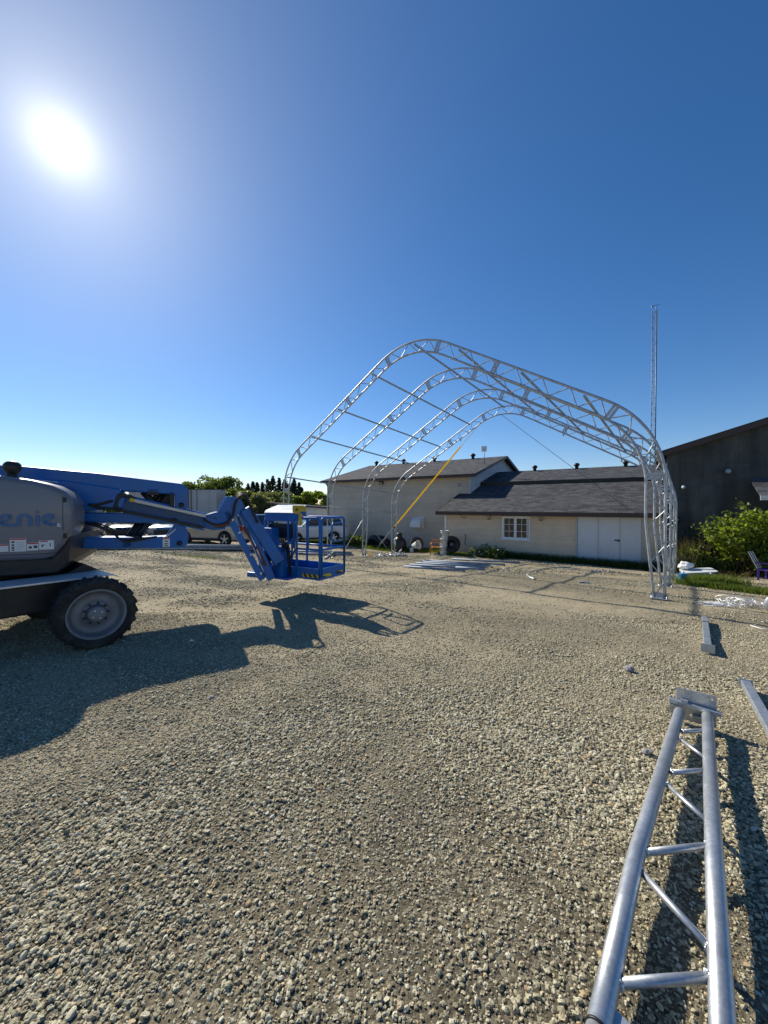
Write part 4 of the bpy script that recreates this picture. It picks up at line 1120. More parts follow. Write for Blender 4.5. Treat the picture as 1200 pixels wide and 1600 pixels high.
# lift cylinders
def cylinder(p0, p1, r, split=.55, name='lift_cylinder'):
    p0, p1 = Vector(p0), Vector(p1); q = p0.lerp(p1, split)
    m = MB(); m.tube([p0, q], r, 12); c = m.build(name, 'black_steel', lift)
    m = MB(); m.tube([q, p1], r * .55, 10); m.build('rod', 'chrome', c)
    m = MB(); m.lathe([(r * .6, -.04), (r * 1.25, -.04), (r * 1.25, .02), (r * .6, .02)], q, p1 - p0, n=12); m.build('gland', 'black_steel', c)
cylinder((2.42, -.06, 1.08), (2.72, -.06, 1.55), .055, .85)
cylinder((2.30, .08, 1.08), (2.60, .08, 1.55), .045, .7)
cylinder((2.56, -.05, 1.86), (2.78, -.05, 1.60), .05, .8)
cylinder((2.82, .06, 1.84), (2.66, .06, 1.56), .05, .8)
for a in ((2.36, 1.08, .12, .1), (2.48, 1.16, .06, .08), (2.7, 1.86, .16, .1), (2.95, 1.75, .06, .24)):
    m = MB(); m.box((a[0], -.1, a[1]), (a[2], .2, a[3])); m.build('cylinder_bracket', 'black_steel', lift, bevel=.01)
m = MB(); m.prism([(2.58, 1.60), (2.95, 1.60), (2.95, 1.86), (2.72, 1.86)], .05, .12); m.build('inner_plate', 'black_steel', lift)
# primary boom sloping down to the jib knuckle, with hose tray
bdir = Vector((3.58 - 2.28, 0, 1.36 - 1.70)); bl = bdir.length; bn = bdir.normalized(); bu = Vector((-bn.z, 0, bn.x))
def bp(t_, h, y=0): return tuple(Vector((2.28, y, 1.70)) + bn * t_ + bu * h)
def bpoly(lst): return [(bp(a, b)[0], bp(a, b)[2]) for a, b in lst]
m = MB(); m.prism(bpoly([(-.06, -.13), (bl, -.12), (bl + .16, -.06), (bl + .16, .1), (bl, .12), (-.06, .13)]), -.18, .14); pb = m.build('primary_boom', 'blue', lift, bevel=.015)
m = MB(); m.prism(bpoly([(-.06, .10), (-.02, .14), (.12, .14), (.18, .10), (.12, .085), (.03, .085), (-.01, .05), (-.01, -.05), (.03, -.09), (1.15, -.085), (1.2, -.1), (1.15, -.13), (.0, -.135), (-.06, -.09)]), -.245, -.19); m.build('hose_loop_guard', 'black', pb, bevel=.01)
m = MB(); m.prism(bpoly([(.14, .045), (bl - .02, .055), (bl + .0, .10), (.14, .095)]), -.26, -.185); m.build('hose_tray', 'alu', pb, bevel=.006)
m = MB(); m.lathe([(.001, -.03), (.02, -.03), (.032, -.02), (.032, 0)], bp(.14, .07, -.262), (0, 1, 0), n=14); m.build('roller', 'yellow', pb)
m = MB(); m.prism(bpoly([(.0, -.07), (1.1, -.065), (1.1, .03), (.03, .03)]), -.205, -.182); m.build('side_plate', 'blue_dark', pb)
m = MB(); m.bar(bp(.1, -.145, -.19), bp(1.2, -.14, -.19), .02, .03); m.build('lower_rail', 'blue', pb)
# knuckle between boom and jib
kn = [(3.42, 1.34), (3.52, 1.30), (3.72, 1.36), (3.92, 1.50), (4.0, 1.66), (3.97, 1.74), (3.9, 1.79), (3.80, 1.80), (3.74, 1.80), (3.60, 1.55), (3.42, 1.50)]
for y0, y1 in ((-.26, -.235), (-.09, -.065), (.085, .11)):
    m = MB(); m.prism(kn, y0, y1); m.build('knuckle_plate', 'blue', lift, bevel=.004)
m = MB(); m.prism([(3.40, 1.36), (3.6, 1.34), (3.66, 1.52), (3.45, 1.52)], -.06, .08); m.build('knuckle_core', 'blue_dark', lift)
# jib: two parallel arms
def arm(p0, p1, w, y0, y1, mat='blue', nm='jib_arm'):
    p0, p1 = Vector(p0), Vector(p1); d = (p1 - p0).normalized(); nn = Vector((-d.y, d.x)) * w / 2
    m = MB(); m.prism([tuple(p0 + nn), tuple(p0 - nn), tuple(p1 - nn), tuple(p1 + nn)], y0, y1); return m.build(nm, mat, lift, bevel=.012)
ja = arm((3.73, 1.56), (4.30, .38), .10, -.26, -.14)
jb = arm((3.93, 1.70), (4.47, .36), .13, -.20, -.02)
arm((4.03, 1.60), (4.60, .66), .19, -.25, -.08)
for q in (.12, .3, .62, .9):
    c = Vector((3.73, 1.56)).lerp(Vector((4.30, .38)), q); m = MB(); m.lathe([(.001, -.02), (.02, -.02), (.025, 0)], (c.x + .03, -.262, c.y), (0, 1, 0), n=10); m.build('bolt', 'white_plate', ja)
m = MB(); m.tube([(4.0, -.19, 1.3), (4.2, -.2, .95), (4.36, -.2, .62)], .024, 8); m.build('jib_cylinder', 'hose_red', lift)
m = MB(); m.tube([(4.07, -.2, 1.28), (4.34, -.21, .6)], .018, 8); m.build('jib_rod', 'chrome', lift)
def hose(pts, r=.016, mat='hose'):
    pts = [Vector(p) for p in pts]; out = []
    for i in range(len(pts) - 1):           # Catmull-Rom
        p0, p1, p2, p3 = pts[max(i - 1, 0)], pts[i], pts[i + 1], pts[min(i + 2, len(pts) - 1)]
        for k in range(6):
            t_ = k / 6; out.append(.5 * ((2 * p1) + (-p0 + p2) * t_ + (2 * p0 - 5 * p1 + 4 * p2 - p3) * t_ ** 2 + (-p0 + 3 * p1 - 3 * p2 + p3) * t_ ** 3))
    out.append(pts[-1]); m = MB(); m.tube(out, r, 8); return m.build('hose', mat, lift)
for i in range(5):
    y = -.30 + i * .028; e = i * .012
    hose([(3.40, y, 1.42 + e), (3.55, y, 1.345 - e * .5), (3.72, y, 1.37 - e), (3.83, y, 1.50), (3.86, y, 1.66), (3.93, y, 1.80 + e), (4.03, y, 1.80 + e), (4.10, y, 1.66), (4.22, y, 1.36)], .02 if i % 2 else .016, 'hose_red' if i == 1 else 'hose')
for i in range(3):
    hose([(1.75, -.24, 1.42), (2.0, -.26 - .02 * i, 1.40 - .02 * i), (2.2, -.26, 1.30 - .03 * i), (2.28, -.25, 1.16), (2.42, -.24, 1.12 + .015 * i), (2.75, -.24, 1.18)], .011)
hose([(2.2, -.25, 1.72), (2.0, -.26, 1.66), (1.92, -.26, 1.67), (2.05, -.26, 1.62), (2.3, -.25, 1.60)], .018)
for i in range(4):
    hose([(4.22, -.12 + .05 * i, 1.36), (4.42, -.15 + .05 * i, .95), (4.56, -.16 + .06 * i, .72), (4.66, -.1 + .05 * i, .60), (4.70, -.1 + .05 * i, .9), (4.80, 0, 1.0)], .016, 'hose_red' if i == 2 else 'hose')

# work platform, turned on its rotator: N = near corner, long side towards the jib
PN = Vector((-1.10, 6.60, .385)); pa = math.atan2(.49, -.87)
pl_L = Vector((-.87, .49, 0)).normalized(); pl_S = Vector((.49, .87, 0)).normalized()
PM = LI @ Matrix(((pl_L.x, pl_S.x, 0, PN.x), (pl_L.y, pl_S.y, 0, PN.y), (0, 0, 1, PN.z), (0, 0, 0, 1)))   # x along the long side, y deep, z up
PL, PW, PH = 1.30, .72, 1.05
def MP(): return MB(PM)
m = MP(); m.box((PL / 2, PW / 2, .0), (PL + .02, PW + .02, .05)); fl = m.build('platform_floor', 'blue', lift, bevel=.008)
for c, d in (((PL / 2, .0, .10), (PL, .016, .15)), ((PL / 2, PW, .10), (PL, .016, .15)), ((0, PW / 2, .10), (.016, PW - .03, .15)), ((PL, PW / 2, .10), (.016, PW - .03, .15))):
    m = MP(); m.box(c, d); m.build('toe_board', 'blue', fl)
for c, d in (((.20, -.0105, .045), (.36, .004, .055)), ((-.0105, .18, .045), (.004, .26, .055)), ((-.0105, .56, .045), (.004, .18, .055))):
    m = MP(); m.box(c, d); m.build('hazard_tape', 'stripes', fl)
def rail(pts, r=.019, name='rail'):
    m = MP(); m.tube(pts, r, 8); return m.build(name, 'blue', lift)
def loop(x0, y0, x1, y1, za, zb, rr=.07):
    """inverted-U guard rail with rounded shoulders"""
    a = Vector((x0, y0, 0)); b = Vector((x1, y1, 0)); d = (b - a).normalized()
    pts = [Vector((x0, y0, za))]
    for i in range(6):
        t_ = math.pi / 2 * i / 5; pts.append(a + d * (rr - rr * math.cos(t_)) + Vector((0, 0, zb - rr + rr * math.sin(t_))))
    for i in range(6):
        t_ = math.pi / 2 * i / 5; pts.append(b - d * (rr - rr * math.sin(t_)) + Vector((0, 0, zb - rr + rr * math.cos(t_))))
    pts.append(Vector((x1, y1, za)))
    return rail(pts, .021, 'guard_rail')
loop(.0, .0, .52, .0, .02, PH); loop(0, .05, 0, PW, .02, PH); loop(0, PW, .9, PW, .02, PH); loop(PL, .0, PL, PW, .02, PH)
rail([(0, 0, .5), (.52, 0, .5)]); rail([(0, .05, .5), (0, PW, .5)]); rail([(0, PW, .5), (PL, PW, .5)]); rail([(PL, 0, .5), (PL, PW, .5)])
rail([(.26, .0, .5), (.26, .0, 1.03)], .016, 'post'); rail([(.9, PW, 1.0), (PL, PW, 1.0)]); rail([(.0, .62, .62), (.0, .36, .62), (0, .34, .66), (0, .34, .9), (0, .38, .95), (0, .62, .95)], .015, 'gate_handle')
rail([(.60, .02, .5), (.60, .02, 1.1), (.6, .05, 1.14)], .022, 'post'); rail([(1.22, .02, .0), (1.22, .02, 1.12)], .022, 'post')
rail([(.52, 0, .44), (.66, -.02, .44), (.7, -.02, .5), (.7, -.02, .98)], .018, 'console_bracket')
# console with curved lid, black tray below, tool bin
lid = [(-.02, .96), (-.02, 1.16)] + [(.12 - .14 * math.cos(R(a)), 1.16 + .08 * math.sin(R(a))) for a in range(0, 100, 15)] + [(.3, 1.24), (.3, 1.02)]
m = MB(PM); m.prism([(-.02, .98), (-.02, 1.12), (.02, 1.16), (.31, 1.255), (.31, 1.02)], .56, 1.28, 'X'); cn = m.build('control_console', 'blue', lift, bevel=.01)
m = MB(PM); m.prism([(-.03, 1.125), (.015, 1.168), (.32, 1.268), (.32, 1.28), (.01, 1.182), (-.035, 1.135)], .55, 1.29, 'X'); m.build('console_lid', 'lid_glare', cn, bevel=.004)
m = MB(PM); m.box((.92, .05, .80), (.70, .03, .27)); m.build('document_pouch', 'black', cn, bevel=.01)
m = MB(PM); m.prism([(.98, .86), (1.34, .86), (1.34, .66), (1.2, .55), (1.02, .50), (.98, .55)], -.16, .06, 'Y'); m.build('tool_bin', 'blue', lift, bevel=.012)
m = MB(PM); m.prism([(.30, 1.16), (.30, 1.24), (.36, 1.27), (.60, 1.27), (.60, 1.13), (.46, 1.11), (.42, 1.16)], -.02, .0, 'Y'); yp = m.build('yellow_guard', 'yellow', lift, bevel=.004)
m = MB(PM); m.box((.42, -.01, 1.02), (.07, .02, .2)); m.build('guard_tab', 'yellow', yp)
m = MB(PM); m._add([(.47, -.0235, 1.175), (.53, -.0235, 1.175), (.50, -.0235, 1.235)], [(0, 1, 2)]); m.build('warning_mark', 'ink', yp)
for k in range(4):
    m = MP(); y = .12 + .03 * k; m.tube([(.66 + .1 * k, y, .48), (.75 + .06 * k, y, .30), (.95, y, .45), (1.05 - .04 * k, y, .72)], .014, 7); m.build('console_hose', 'hose', lift)
# rotator and platform support
m = MP(); m.prism([(.72, -.02), (1.12, -.02), (1.12, .06), (1.0, .10), (.92, .2), (.95, .38), (1.05, .46), (1.05, .52), (.80, .52), (.72, .40)], -.17, -.02); m.build('platform_support', 'blue', lift, bevel=.012)
m = MP(); m.lathe([(.09, .0), (.11, .02), (.11, .42), (.09, .44)], (1.10, -.20, .02), n=18); m.lathe([(.001, .44), (.09, .44)], (1.10, -.20, .02), n=18); m.build('rotator', 'blue_dark', lift)
m = MP(); m.box((1.22, -.25, .02), (.36, .2, .09)); m.build('rotator_foot', 'blue', lift, bevel=.012)
m = MP(); m.box((.9, -.06, -.02), (.7, .3, .04)); m.build('support_plate', 'blue', lift, bevel=.008)
for k in range(3):
    m = MP(); m.box((.63, -.06 - .02 * k, .18 + .12 * k), (.03, .03, .3)); m.build('valve_block', 'black_steel', lift)

# chassis turned under the turntable, with four wheels
CA = R(53)                                   # heading of the chassis
cf = Vector((math.cos(CA), math.sin(CA), 0)); cr = Vector((math.sin(CA), -math.cos(CA), 0))
W1 = Vector((-3.40, 4.52, .40))              # the wheel seen in the photo
CC = W1 - cr * .98 - cf * 1.02; CC.z = 0
CM = LI @ Matrix(((cf.x, cr.x, 0, CC.x), (cf.y, cr.y, 0, CC.y), (0, 0, 1, 0), (0, 0, 0, 1)))
def MC(): return MB(CM)
m = MC(); m.prism([(-1.5, .42), (1.12, .42), (1.25, .55), (1.25, .70), (1.1, .76), (-1.5, .76)], -.62, .62); ch = m.build('chassis', 'black_steel', lift, bevel=.02)
m = MC(); m.prism([(-.2, .765), (1.28, .765), (1.34, .74), (1.34, .755), (1.28, .785), (-.2, .782)], .25, .74); m.build('deck_plate', 'white_plate', ch)
m = MC(); m.prism([(-.2, .765), (1.28, .765), (1.34, .74), (1.34, .755), (1.28, .785), (-.2, .782)], -.74, -.25); m.build('deck_plate', 'white_plate', ch)
m = MC(); m.prism([(.3, .75), (.95, .78), (1.12, .87), (1.14, .88), (1.3, .78), (.3, .76)], -.18, .2); m.build('front_guard', 'black_steel', ch)
for sx in (1.02, -1.02):
    m = MC(); m.tube([(sx, -.85, .40), (sx, .85, .40)], .075, 12); m.build('axle', 'black_steel', lift)
    m = MC(); m.box((sx, 0, .46), (.3, .9, .2)); m.build('axle_housing', 'black_steel', lift, bevel=.02)
m = MC(); m.box((1.0, .626, .66), (.06, .01, .075)); m.build('tie_down_sticker', 'white', lift)
def wheel(c, yaw, side):
    """tyre with lugs, dished rim, hub and bolts; axis +y outward"""
    ax = Matrix.Rotation(yaw, 3, 'Z') @ Vector((math.sin(CA), -math.cos(CA), 0)) * side
    fwd = Vector((-ax.y, ax.x, 0))
    Mw = LI @ Matrix(((fwd.x, ax.x, 0, c.x), (fwd.y, ax.y, 0, c.y), (0, 0, 1, c.z), (0, 0, 0, 1)))
    Rw, hw = .405, .165
    m = MB(Mw)
    prof = [(.275, -hw * .86), (.30, -hw * .97), (.355, -hw), (.385, -hw * .9), (.395, -hw * .6), (.398, 0), (.395, hw * .6), (.385, hw * .9), (.355, hw), (.30, hw * .97), (.275, hw * .86), (.262, hw * .6), (.262, -hw * .6)]
    m.lathe(prof, (0, 0, 0), (0, 1, 0), n=44, closed=True)
    ty = m.build('tyre', 'rubber', lift)
    lug = MB(Mw)
    for i in range(22):
        for s_ in (-1, 1):
            a = 2 * math.pi * (i + (.5 if s_ > 0 else 0)) / 22
            Q = Matrix.Rotation(a, 4, 'Y')
            pts = []
            for (rr, yy, tt) in ((.388, .00, -.018), (.388, .00, .018), (.412, .00, -.013), (.412, .00, .013), (.388, s_ * hw * .8, -.018 + .035), (.388, s_ * hw * .8, .018 + .035), (.410, s_ * hw * .82, -.013 + .035), (.410, s_ * hw * .82, .013 + .035), (.355, s_ * hw * 1.03, .018), (.355, s_ * hw * 1.03, .05)):
                pts.append(Q @ Vector((tt, yy, rr)))
            lug._add(pts, [(0, 1, 3, 2), (2, 3, 7, 6), (0, 2, 6, 4), (1, 5, 7, 3), (6, 7, 9, 8), (4, 6, 8), (5, 9, 7), (4, 5, 9, 8) if False else (4, 8, 9, 5)])
    lg_ = lug.build('tread_lugs', 'rubber', ty); lg_['kind'] = 'stuff'
    m = MB(Mw)
    m.lathe([(.272, hw * .80), (.29, hw * .92), (.284, hw * .97), (.262, hw * .90), (.25, hw * .62), (.235, hw * .38), (.22, hw * .30), (.135, hw * .34), (.13, hw * .40), (.105, hw * .42)], (0, 0, 0), (0, 1, 0), n=44)
    m.lathe([(.272, -hw * .80), (.285, -hw * .95), (.25, -hw * .6), (.2, -.02), (.0, -.02)], (0, 0, 0), (0, 1, 0), n=30)
    rm = m.build('rim', 'rim', lift)
    m = MB(Mw); m.lathe([(.12, hw * .3), (.092, hw * .46), (.09, hw * .86), (.082, hw * .95), (.05, hw * .97), (.001, hw * .97)], (0, 0, 0), (0, 1, 0), n=28); hb = m.build('hub', 'rim', lift)
    for i in range(9):
        a = 2 * math.pi * i / 9
        m = MB(Mw); m.lathe([(.001, .028), (.011, .028), (.013, .0)], (.118 * math.cos(a), hw * .42, .118 * math.sin(a)), (0, 1, 0), n=6, smooth=False); m.build('wheel_nut', 'black_steel', rm)
    for i in range(4):
        a = 2 * math.pi * i / 4 + .5
        m = MB(Mw); m.lathe([(.001, .012), (.007, .012), (.008, 0)], (.05 * math.cos(a), hw * .965, .05 * math.sin(a)), (0, 1, 0), n=6, smooth=False); m.build('hub_screw', 'weld', hb)
wheel(W1, R(-8), 1)
wheel(W1 - cr * 1.96, R(-8), -1)
wheel(W1 - cf * 2.04, 0, 1)
wheel(W1 - cr * 1.96 - cf * 2.04, 0, -1)

# ------------------------------------------------------------------ the truss section lying in the foreground
HZ_ = .105
def lp(u, v, z=HZ_): return at_height(u, v, z)
ladder = thing('truss_section', 'ladder-like galvanised truss section lying on the gravel in the right foreground', 'truss section', (1.6, 1.9, 0), R(-40))
TI = inv(ladder)
PR = .0335
Rn = lp(1127, 1560); Rf = lp(1105, 1113); rd = (Rn - Rf).normalized()
Ln = lp(945, 1560); Lk = lp(993, 1340); Lf = lp(1062, 1112); ld = (Ln - Lk).normalized()
m = MB(TI); m.tube([Rn + rd * .75, Rf], PR, 24); rc = m.build('straight_chord', 'galv_new', ladder)
k0 = [Ln + ld * .10, Lk.lerp(Ln, .3)]
bend = [Lk.lerp(Ln, .12), Lk + (Lk.lerp(Ln, .12) + Lk.lerp(Lf, .06) - 2 * Lk) * .22, Lk.lerp(Lf, .06)]
m = MB(TI); m.tube(k0 + bend + [Lf], PR, 24); lc = m.build('bent_chord', 'galv_new', ladder)
m = MB(TI); m.tube([Ln + ld * .70, Ln + ld * .095], PR - .002, 24); sl_ = m.build('spliced_chord', 'galv_new', ladder)
m = MB(TI); e0 = Ln + ld * .098; m.lathe([(PR - .004, -.004), (PR + .0015, -.004), (PR + .0015, .004), (PR - .004, .004)], e0, ld, n=24); m.build('joint_seam', 'black_steel', sl_)
def rung(a, b, r):
    a, b = lp(*a), lp(*b); d = (b - a).normalized()
    m = MB(TI); m.tube([a - d * .01, b + d * .02], r, 14); o = m.build('rung', 'galv_new', ladder)
    for p, dd in ((a, -d), (b, d)):
        m = MB(TI)
        for i in range(10):
            an_ = 2 * math.pi * i / 10; u_ = d.cross(Vector((0, 0, 1))).normalized(); v_ = d.cross(u_)
            m.lathe([(.001, .006), (.005, .0045), (.0068, 0), (.005, -.0045), (.001, -.006)], p + (u_ * math.cos(an_) + v_ * math.sin(an_)) * r * .98, d, n=6)
        w = m.build('weld_bead', 'weld', o); w['kind'] = 'stuff'
rung((968, 1537), (1108, 1527), .0155)
rung((1000, 1360), (1108, 1480), .0135)
rung((1009, 1332), (1106, 1322), .0155)
rung((1043, 1227), (1107, 1285), .0125)
rung((1050, 1207), (1106, 1204), .0145)
rung((1064, 1156), (1107, 1188), .0115)
rung((1067, 1143), (1106, 1141), .0135)
# foot plate across the far end, with cross bar and tabs
fd = (Rf - Rn); fd.z = 0; fd.normalize(); fx = Vector((fd.y, -fd.x, 0))
ctr = (Rf + Lf) / 2 + fd * .03 + fx * .015
PMx = TI @ Matrix(((fx.x, fd.x, 0, ctr.x), (fx.y, fd.y, 0, ctr.y), (0, 0, 1, 0), (0, 0, 0, 1)))
m = MB(PMx)
def plate_holes(mb, w, h, cz, y, holes, t=.008, r=.011, n=10):
    """upright plate with round bolt holes, built as a grid of cells"""
    xs = sorted({-w / 2, w / 2} | {hx + s_ * .02 for hx, hz in holes for s_ in (-1, 1)}); zs = sorted({cz - h / 2, cz + h / 2} | {hz + s_ * .02 for hx, hz in holes for s_ in (-1, 1)})
    for i in range(len(xs) - 1):
        for j in range(len(zs) - 1):
            x0, x1, z0, z1 = xs[i], xs[i + 1], zs[j], zs[j + 1]
            hit = [h_ for h_ in holes if x0 - 1e-6 <= h_[0] - .02 and h_[0] + .02 <= x1 + 1e-6 and z0 - 1e-6 <= h_[1] - .02 and h_[1] + .02 <= z1 + 1e-6]
            if not hit:
                for yy in (y, y + t): mb._add([(x0, yy, z0), (x1, yy, z0), (x1, yy, z1), (x0, yy, z1)], [(0, 1, 2, 3)])
            else:
                hx, hz = hit[0]; k = 16
                for yy in (y, y + t):
                    ring = [(hx + r * math.cos(2 * math.pi * a / k), yy, hz + r * math.sin(2 * math.pi * a / k)) for a in range(k)]
                    sq = []
                    for a in range(k):
                        c_, s_ = math.cos(2 * math.pi * a / k), math.sin(2 * math.pi * a / k); q = .02 / max(abs(c_), abs(s_))
                        sq.append((hx + q * c_, yy, hz + q * s_))
                    mb._add(ring + sq, [(a, (a + 1) % k, k + (a + 1) % k, k + a) for a in range(k)])
                rin = [(hx + r * math.cos(2 * math.pi * a / k), yy, hz + r * math.sin(2 * math.pi * a / k)) for yy in (y, y + t) for a in range(k)]
                mb._add(rin, [(a, (a + 1) % k, k + (a + 1) % k, k + a) for a in range(k)])
    for x in (-w / 2, w / 2): mb._add([(x, y, cz - h / 2), (x, y + t, cz - h / 2), (x, y + t, cz + h / 2), (x, y, cz + h / 2)], [(0, 1, 2, 3)])
    mb._add([(-w / 2, y, cz + h / 2), (w / 2, y, cz + h / 2), (w / 2, y + t, cz + h / 2), (-w / 2, y + t, cz + h / 2)], [(0, 1, 2, 3)])
plate_holes(m, .235, .235, .125, .02, [(-.085, .215), (.09, .215), (-.085, .05), (-.03, .05), (.03, .05)])
pt = m.build('foot_plate', 'galv_new', ladder, fix=False)
m = MB(PMx); m.box((-.01, -.005, HZ_ + .03), (.31, .045, .03), ry=R(3)); m.build('cross_bar', 'galv_new', pt, bevel=.004)
m = MB(PMx); m.box((-.125, -.0, HZ_ - .02), (.07, .05, .075)); m.build('side_tab', 'galv_new', pt, bevel=.003)
m = MB(PMx); m.box((-.07, .0, HZ_ + .055), (.045, .04, .02)); m.build('shim', 'galv_new', pt, bevel=.002)
m = MB(PMx); m.tube([(-.02, .0, HZ_ - .045), (.11, .0, HZ_ - .045)], .012, 10); m.build('lower_pin', 'galv_new', pt)
# splice plate at the near end
c = lp(1000, 1600); 
m = MB(TI); a0 = lp(950, 1588, .11); b0 = lp(1075, 1690, .11); c0_ = lp(925, 1690, .11); d0 = lp(957, 1572, .11)
m._add([a0, d0, b0, c0_, a0 - Vector((0, 0, .008)), d0 - Vector((0, 0, .008)), b0 - Vector((0, 0, .008)), c0_ - Vector((0, 0, .008))], [(0, 1, 2, 3), (7, 6, 5, 4), (0, 4, 5, 1), (1, 5, 6, 2), (2, 6, 7, 3), (3, 7, 4, 0)])
m.build('splice_plate', 'galv_new', ladder)
m = MB(TI); q0 = (Rn + rd * .55); q1 = (Ln + ld * .5); m.box(((q0 + q1) / 2 - Vector((0, 0, .075)))[:], (.5, .16, .06), rz=R(0)); m.build('skid_block', 'wood', ladder)

# loose pipes
def pipe_thing(label, p0, p1, r, group=None, cap=False, mat='galv_new', name='steel_pipe'):
    p0, p1 = Vector(p0), Vector(p1)
    m = MB(Matrix.Translation(-p0)); m.pipe(p0, p1, r, r * .14, 14); o = m.build(name, mat); o.location = p0
    tag(o, label, 'pipe', group)
    return o
def gpt(u, v, r): return on_ground(u, v - 0, r)
a = gpt(1101, 966, .05); b = gpt(1106, 1013, .05)
t = thing('steel_post', 'short square galvanised post lying on the gravel in front of the near arch leg', 'post', (a.x, a.y, a.z - .05)); TI = inv(t)
m = MB(TI); m.bar(a, b, .075, .075); o = m.build('tube', 'galv_new', t, bevel=.006)
d_ = (b - a).normalized(); m = MB(TI); m.bar(b, b + d_ * .012, .13, .1); m.build('end_plate', 'galv_new', t)
m = MB(TI); m.bar(a + d_ * .55, a + d_ * .58, .082, .082); m.build('collar', 'black_steel', t)
a = gpt(1165, 1068, .04); b = gpt(1215, 1158, .04)
t = thing('angle_post', 'galvanised post with small end plate lying at the right edge beside the truss section', 'post', (a.x, a.y, a.z - .04)); TI = inv(t)
m = MB(TI); m.bar(a, b, .07, .06); m.build('tube', 'galv_new', t, bevel=.006)
d_ = (a - b).normalized(); m = MB(TI); m.bar(a, a + d_ * .01, .1, .075); m.build('end_plate', 'galv_new', t)

# long pipes bundled on the ground behind the lift
rows = [(0, 0, .06), (.16, .01, .06), (.32, 0, .06), (.08, .115, .06), (.24, .115, .06), (.46, .0, .05), (.58, 0, .05)]
names = ['front', 'second', 'third', 'upper front', 'upper rear', 'fifth', 'rearmost']
A0 = on_ground(100, 861, 0); A1 = on_ground(408, 862, 0)
dv = (A1 - A0); dv.z = 0; dv.normalize(); nv = Vector((-dv.y, dv.x, 0))
for (off, h, r), nm in zip(rows, names):
    p0 = A0 + nv * off - dv * rng.uniform(0, .8); p1 = A1 + nv * off + dv * rng.uniform(-.3, .5)
    z0 = g(p0.x, p0.y); z1 = g(p1.x, p1.y); p0.z = z0 + r + h; p1.z = z1 + r + h
    pm = (p0 + p1) / 2; sag = g(pm.x, pm.y) + r + h
    p0.z += max(0, sag - pm.z); p1.z += max(0, sag - pm.z)
    pipe_thing(f'{nm} pipe of the long bundle on the ground behind the boom lift', p0, p1, r, 'long pipes lying behind the lift', mat='galv')
# shorter tubes behind the basket
B0 = on_ground(466, 866, 0); B1 = on_ground(548, 868, 0); dv = (B1 - B0); dv.z = 0; dv.normalize(); nv = Vector((-dv.y, dv.x, 0))
nmB = ['nearest', 'second', 'third', 'fourth', 'fifth', 'sixth', 'top left', 'top right']
for i, nm in enumerate(nmB):
    lay = i >= 6; off = (i if not lay else (i - 6) * 1.1 + .9) * .17
    p0 = B0 + nv * off + dv * rng.uniform(-.2, .3); p1 = B1 + nv * off + dv * rng.uniform(-.25, .25)
    for p in (p0, p1): p.z = g(p.x, p.y) + .045 + (.1 if lay else 0)
    pipe_thing(f'{nm} tube of the stack lying behind the lift basket', p0, p1, .045, 'tubes stacked behind the basket', mat='tube_grey')
p0 = on_ground(508, 873, .03); p1 = on_ground(522, 862, .16)
pipe_thing('short stub propped on the tube stack behind the basket', p0, p1, .04)
# bright tubes in the middle of the yard
C = [((631, 885), (727, 891.5)), ((640, 882.2), (752, 888.6)), ((650, 879.6), (760, 886)), ((658, 877.5), (766, 883.9)), ((664, 875.6), (789, 882.4)), ((706, 873.4), (812, 879.4)), ((712, 886.4), (757, 889.6))]
nmC = ['front left', 'second', 'third', 'fourth', 'long fifth', 'rearmost separate', 'short right']
for ((u0, v0), (u1, v1)), nm in zip(C, nmC):
    r = .045; p0 = on_ground(u0, v0, r); p1 = on_ground(u1, v1, r)
    pipe_thing(f'{nm} bright tube of the spread pile in the middle of the yard', p0, p1, r, 'bright tubes in the middle of the yard', mat='tube_grey')
# small curved pieces and loose offcuts near the door
def curved(label, pts, r, group):
    P = [on_ground(u, v, r) for u, v in pts]
    b0 = P[0].copy(); m = MB(Matrix.Translation(-b0)); m.tube(P, r, 8); o = m.build('curved_tube', 'galv_new'); o.location = b0
    tag(o, label, 'tube', group)
curved('short bright curved tube nearest the tube pile on the gravel', [(823, 898), (828, 902), (836, 905)], .03, 'curved tubes before the white door')
curved('thin curved tube between tube pile and white door', [(830, 893), (850, 888.5), (872, 886.5), (893, 886)], .022, 'curved tubes before the white door')
curved('flat bright offcut lying before the arch foot', [(904, 909.5), (914, 909.5), (922, 911)], .025, 'curved tubes before the white door')
def heap(name, label, cat, c, n, spread, size, mat, kindstuff=True, seed=1, hgt=.18):
    rr = random.Random(seed); m = MB(Matrix.Translation(-c))
    for i in range(n):
        a = rr.uniform(0, 6.28); d = math.sqrt(rr.random()); x = c.x + math.cos(a) * d * spread[0]; y = c.y + math.sin(a) * d * spread[1]
        z = g(x, y) + rr.random() * hgt * (1 - d * .8) + .02
        ln = size * rr.uniform(.5, 1.3)
        q = Vector((rr.uniform(-1, 1), rr.uniform(-1, 1), rr.uniform(-.4, .5))).normalized() * ln
        if rr.random() < .6: m.bar((x, y, z), Vector((x, y, z)) + q, .03, .012)
        else: m.box((x, y, z), (ln * .6, ln * .4, .012), rz=rr.uniform(0, 3), rx=rr.uniform(-.9, .9))
    o = m.build(name, mat); o.location = c
    if kindstuff: o['kind'] = 'stuff'
    return tag(o, label, cat)
c = on_ground(600, 869); heap('clamp_pile', 'left spread of silvery clamps and brackets by the arch feet', 'clamps', c, 90, (.55, .35), .16, 'galv_new', seed=3)
c = on_ground(622, 869); heap('clamp_pile', 'taller heap of silvery clamps at the last arch foot', 'clamps', c, 150, (.5, .4), .18, 'galv_new', seed=4, hgt=.3)
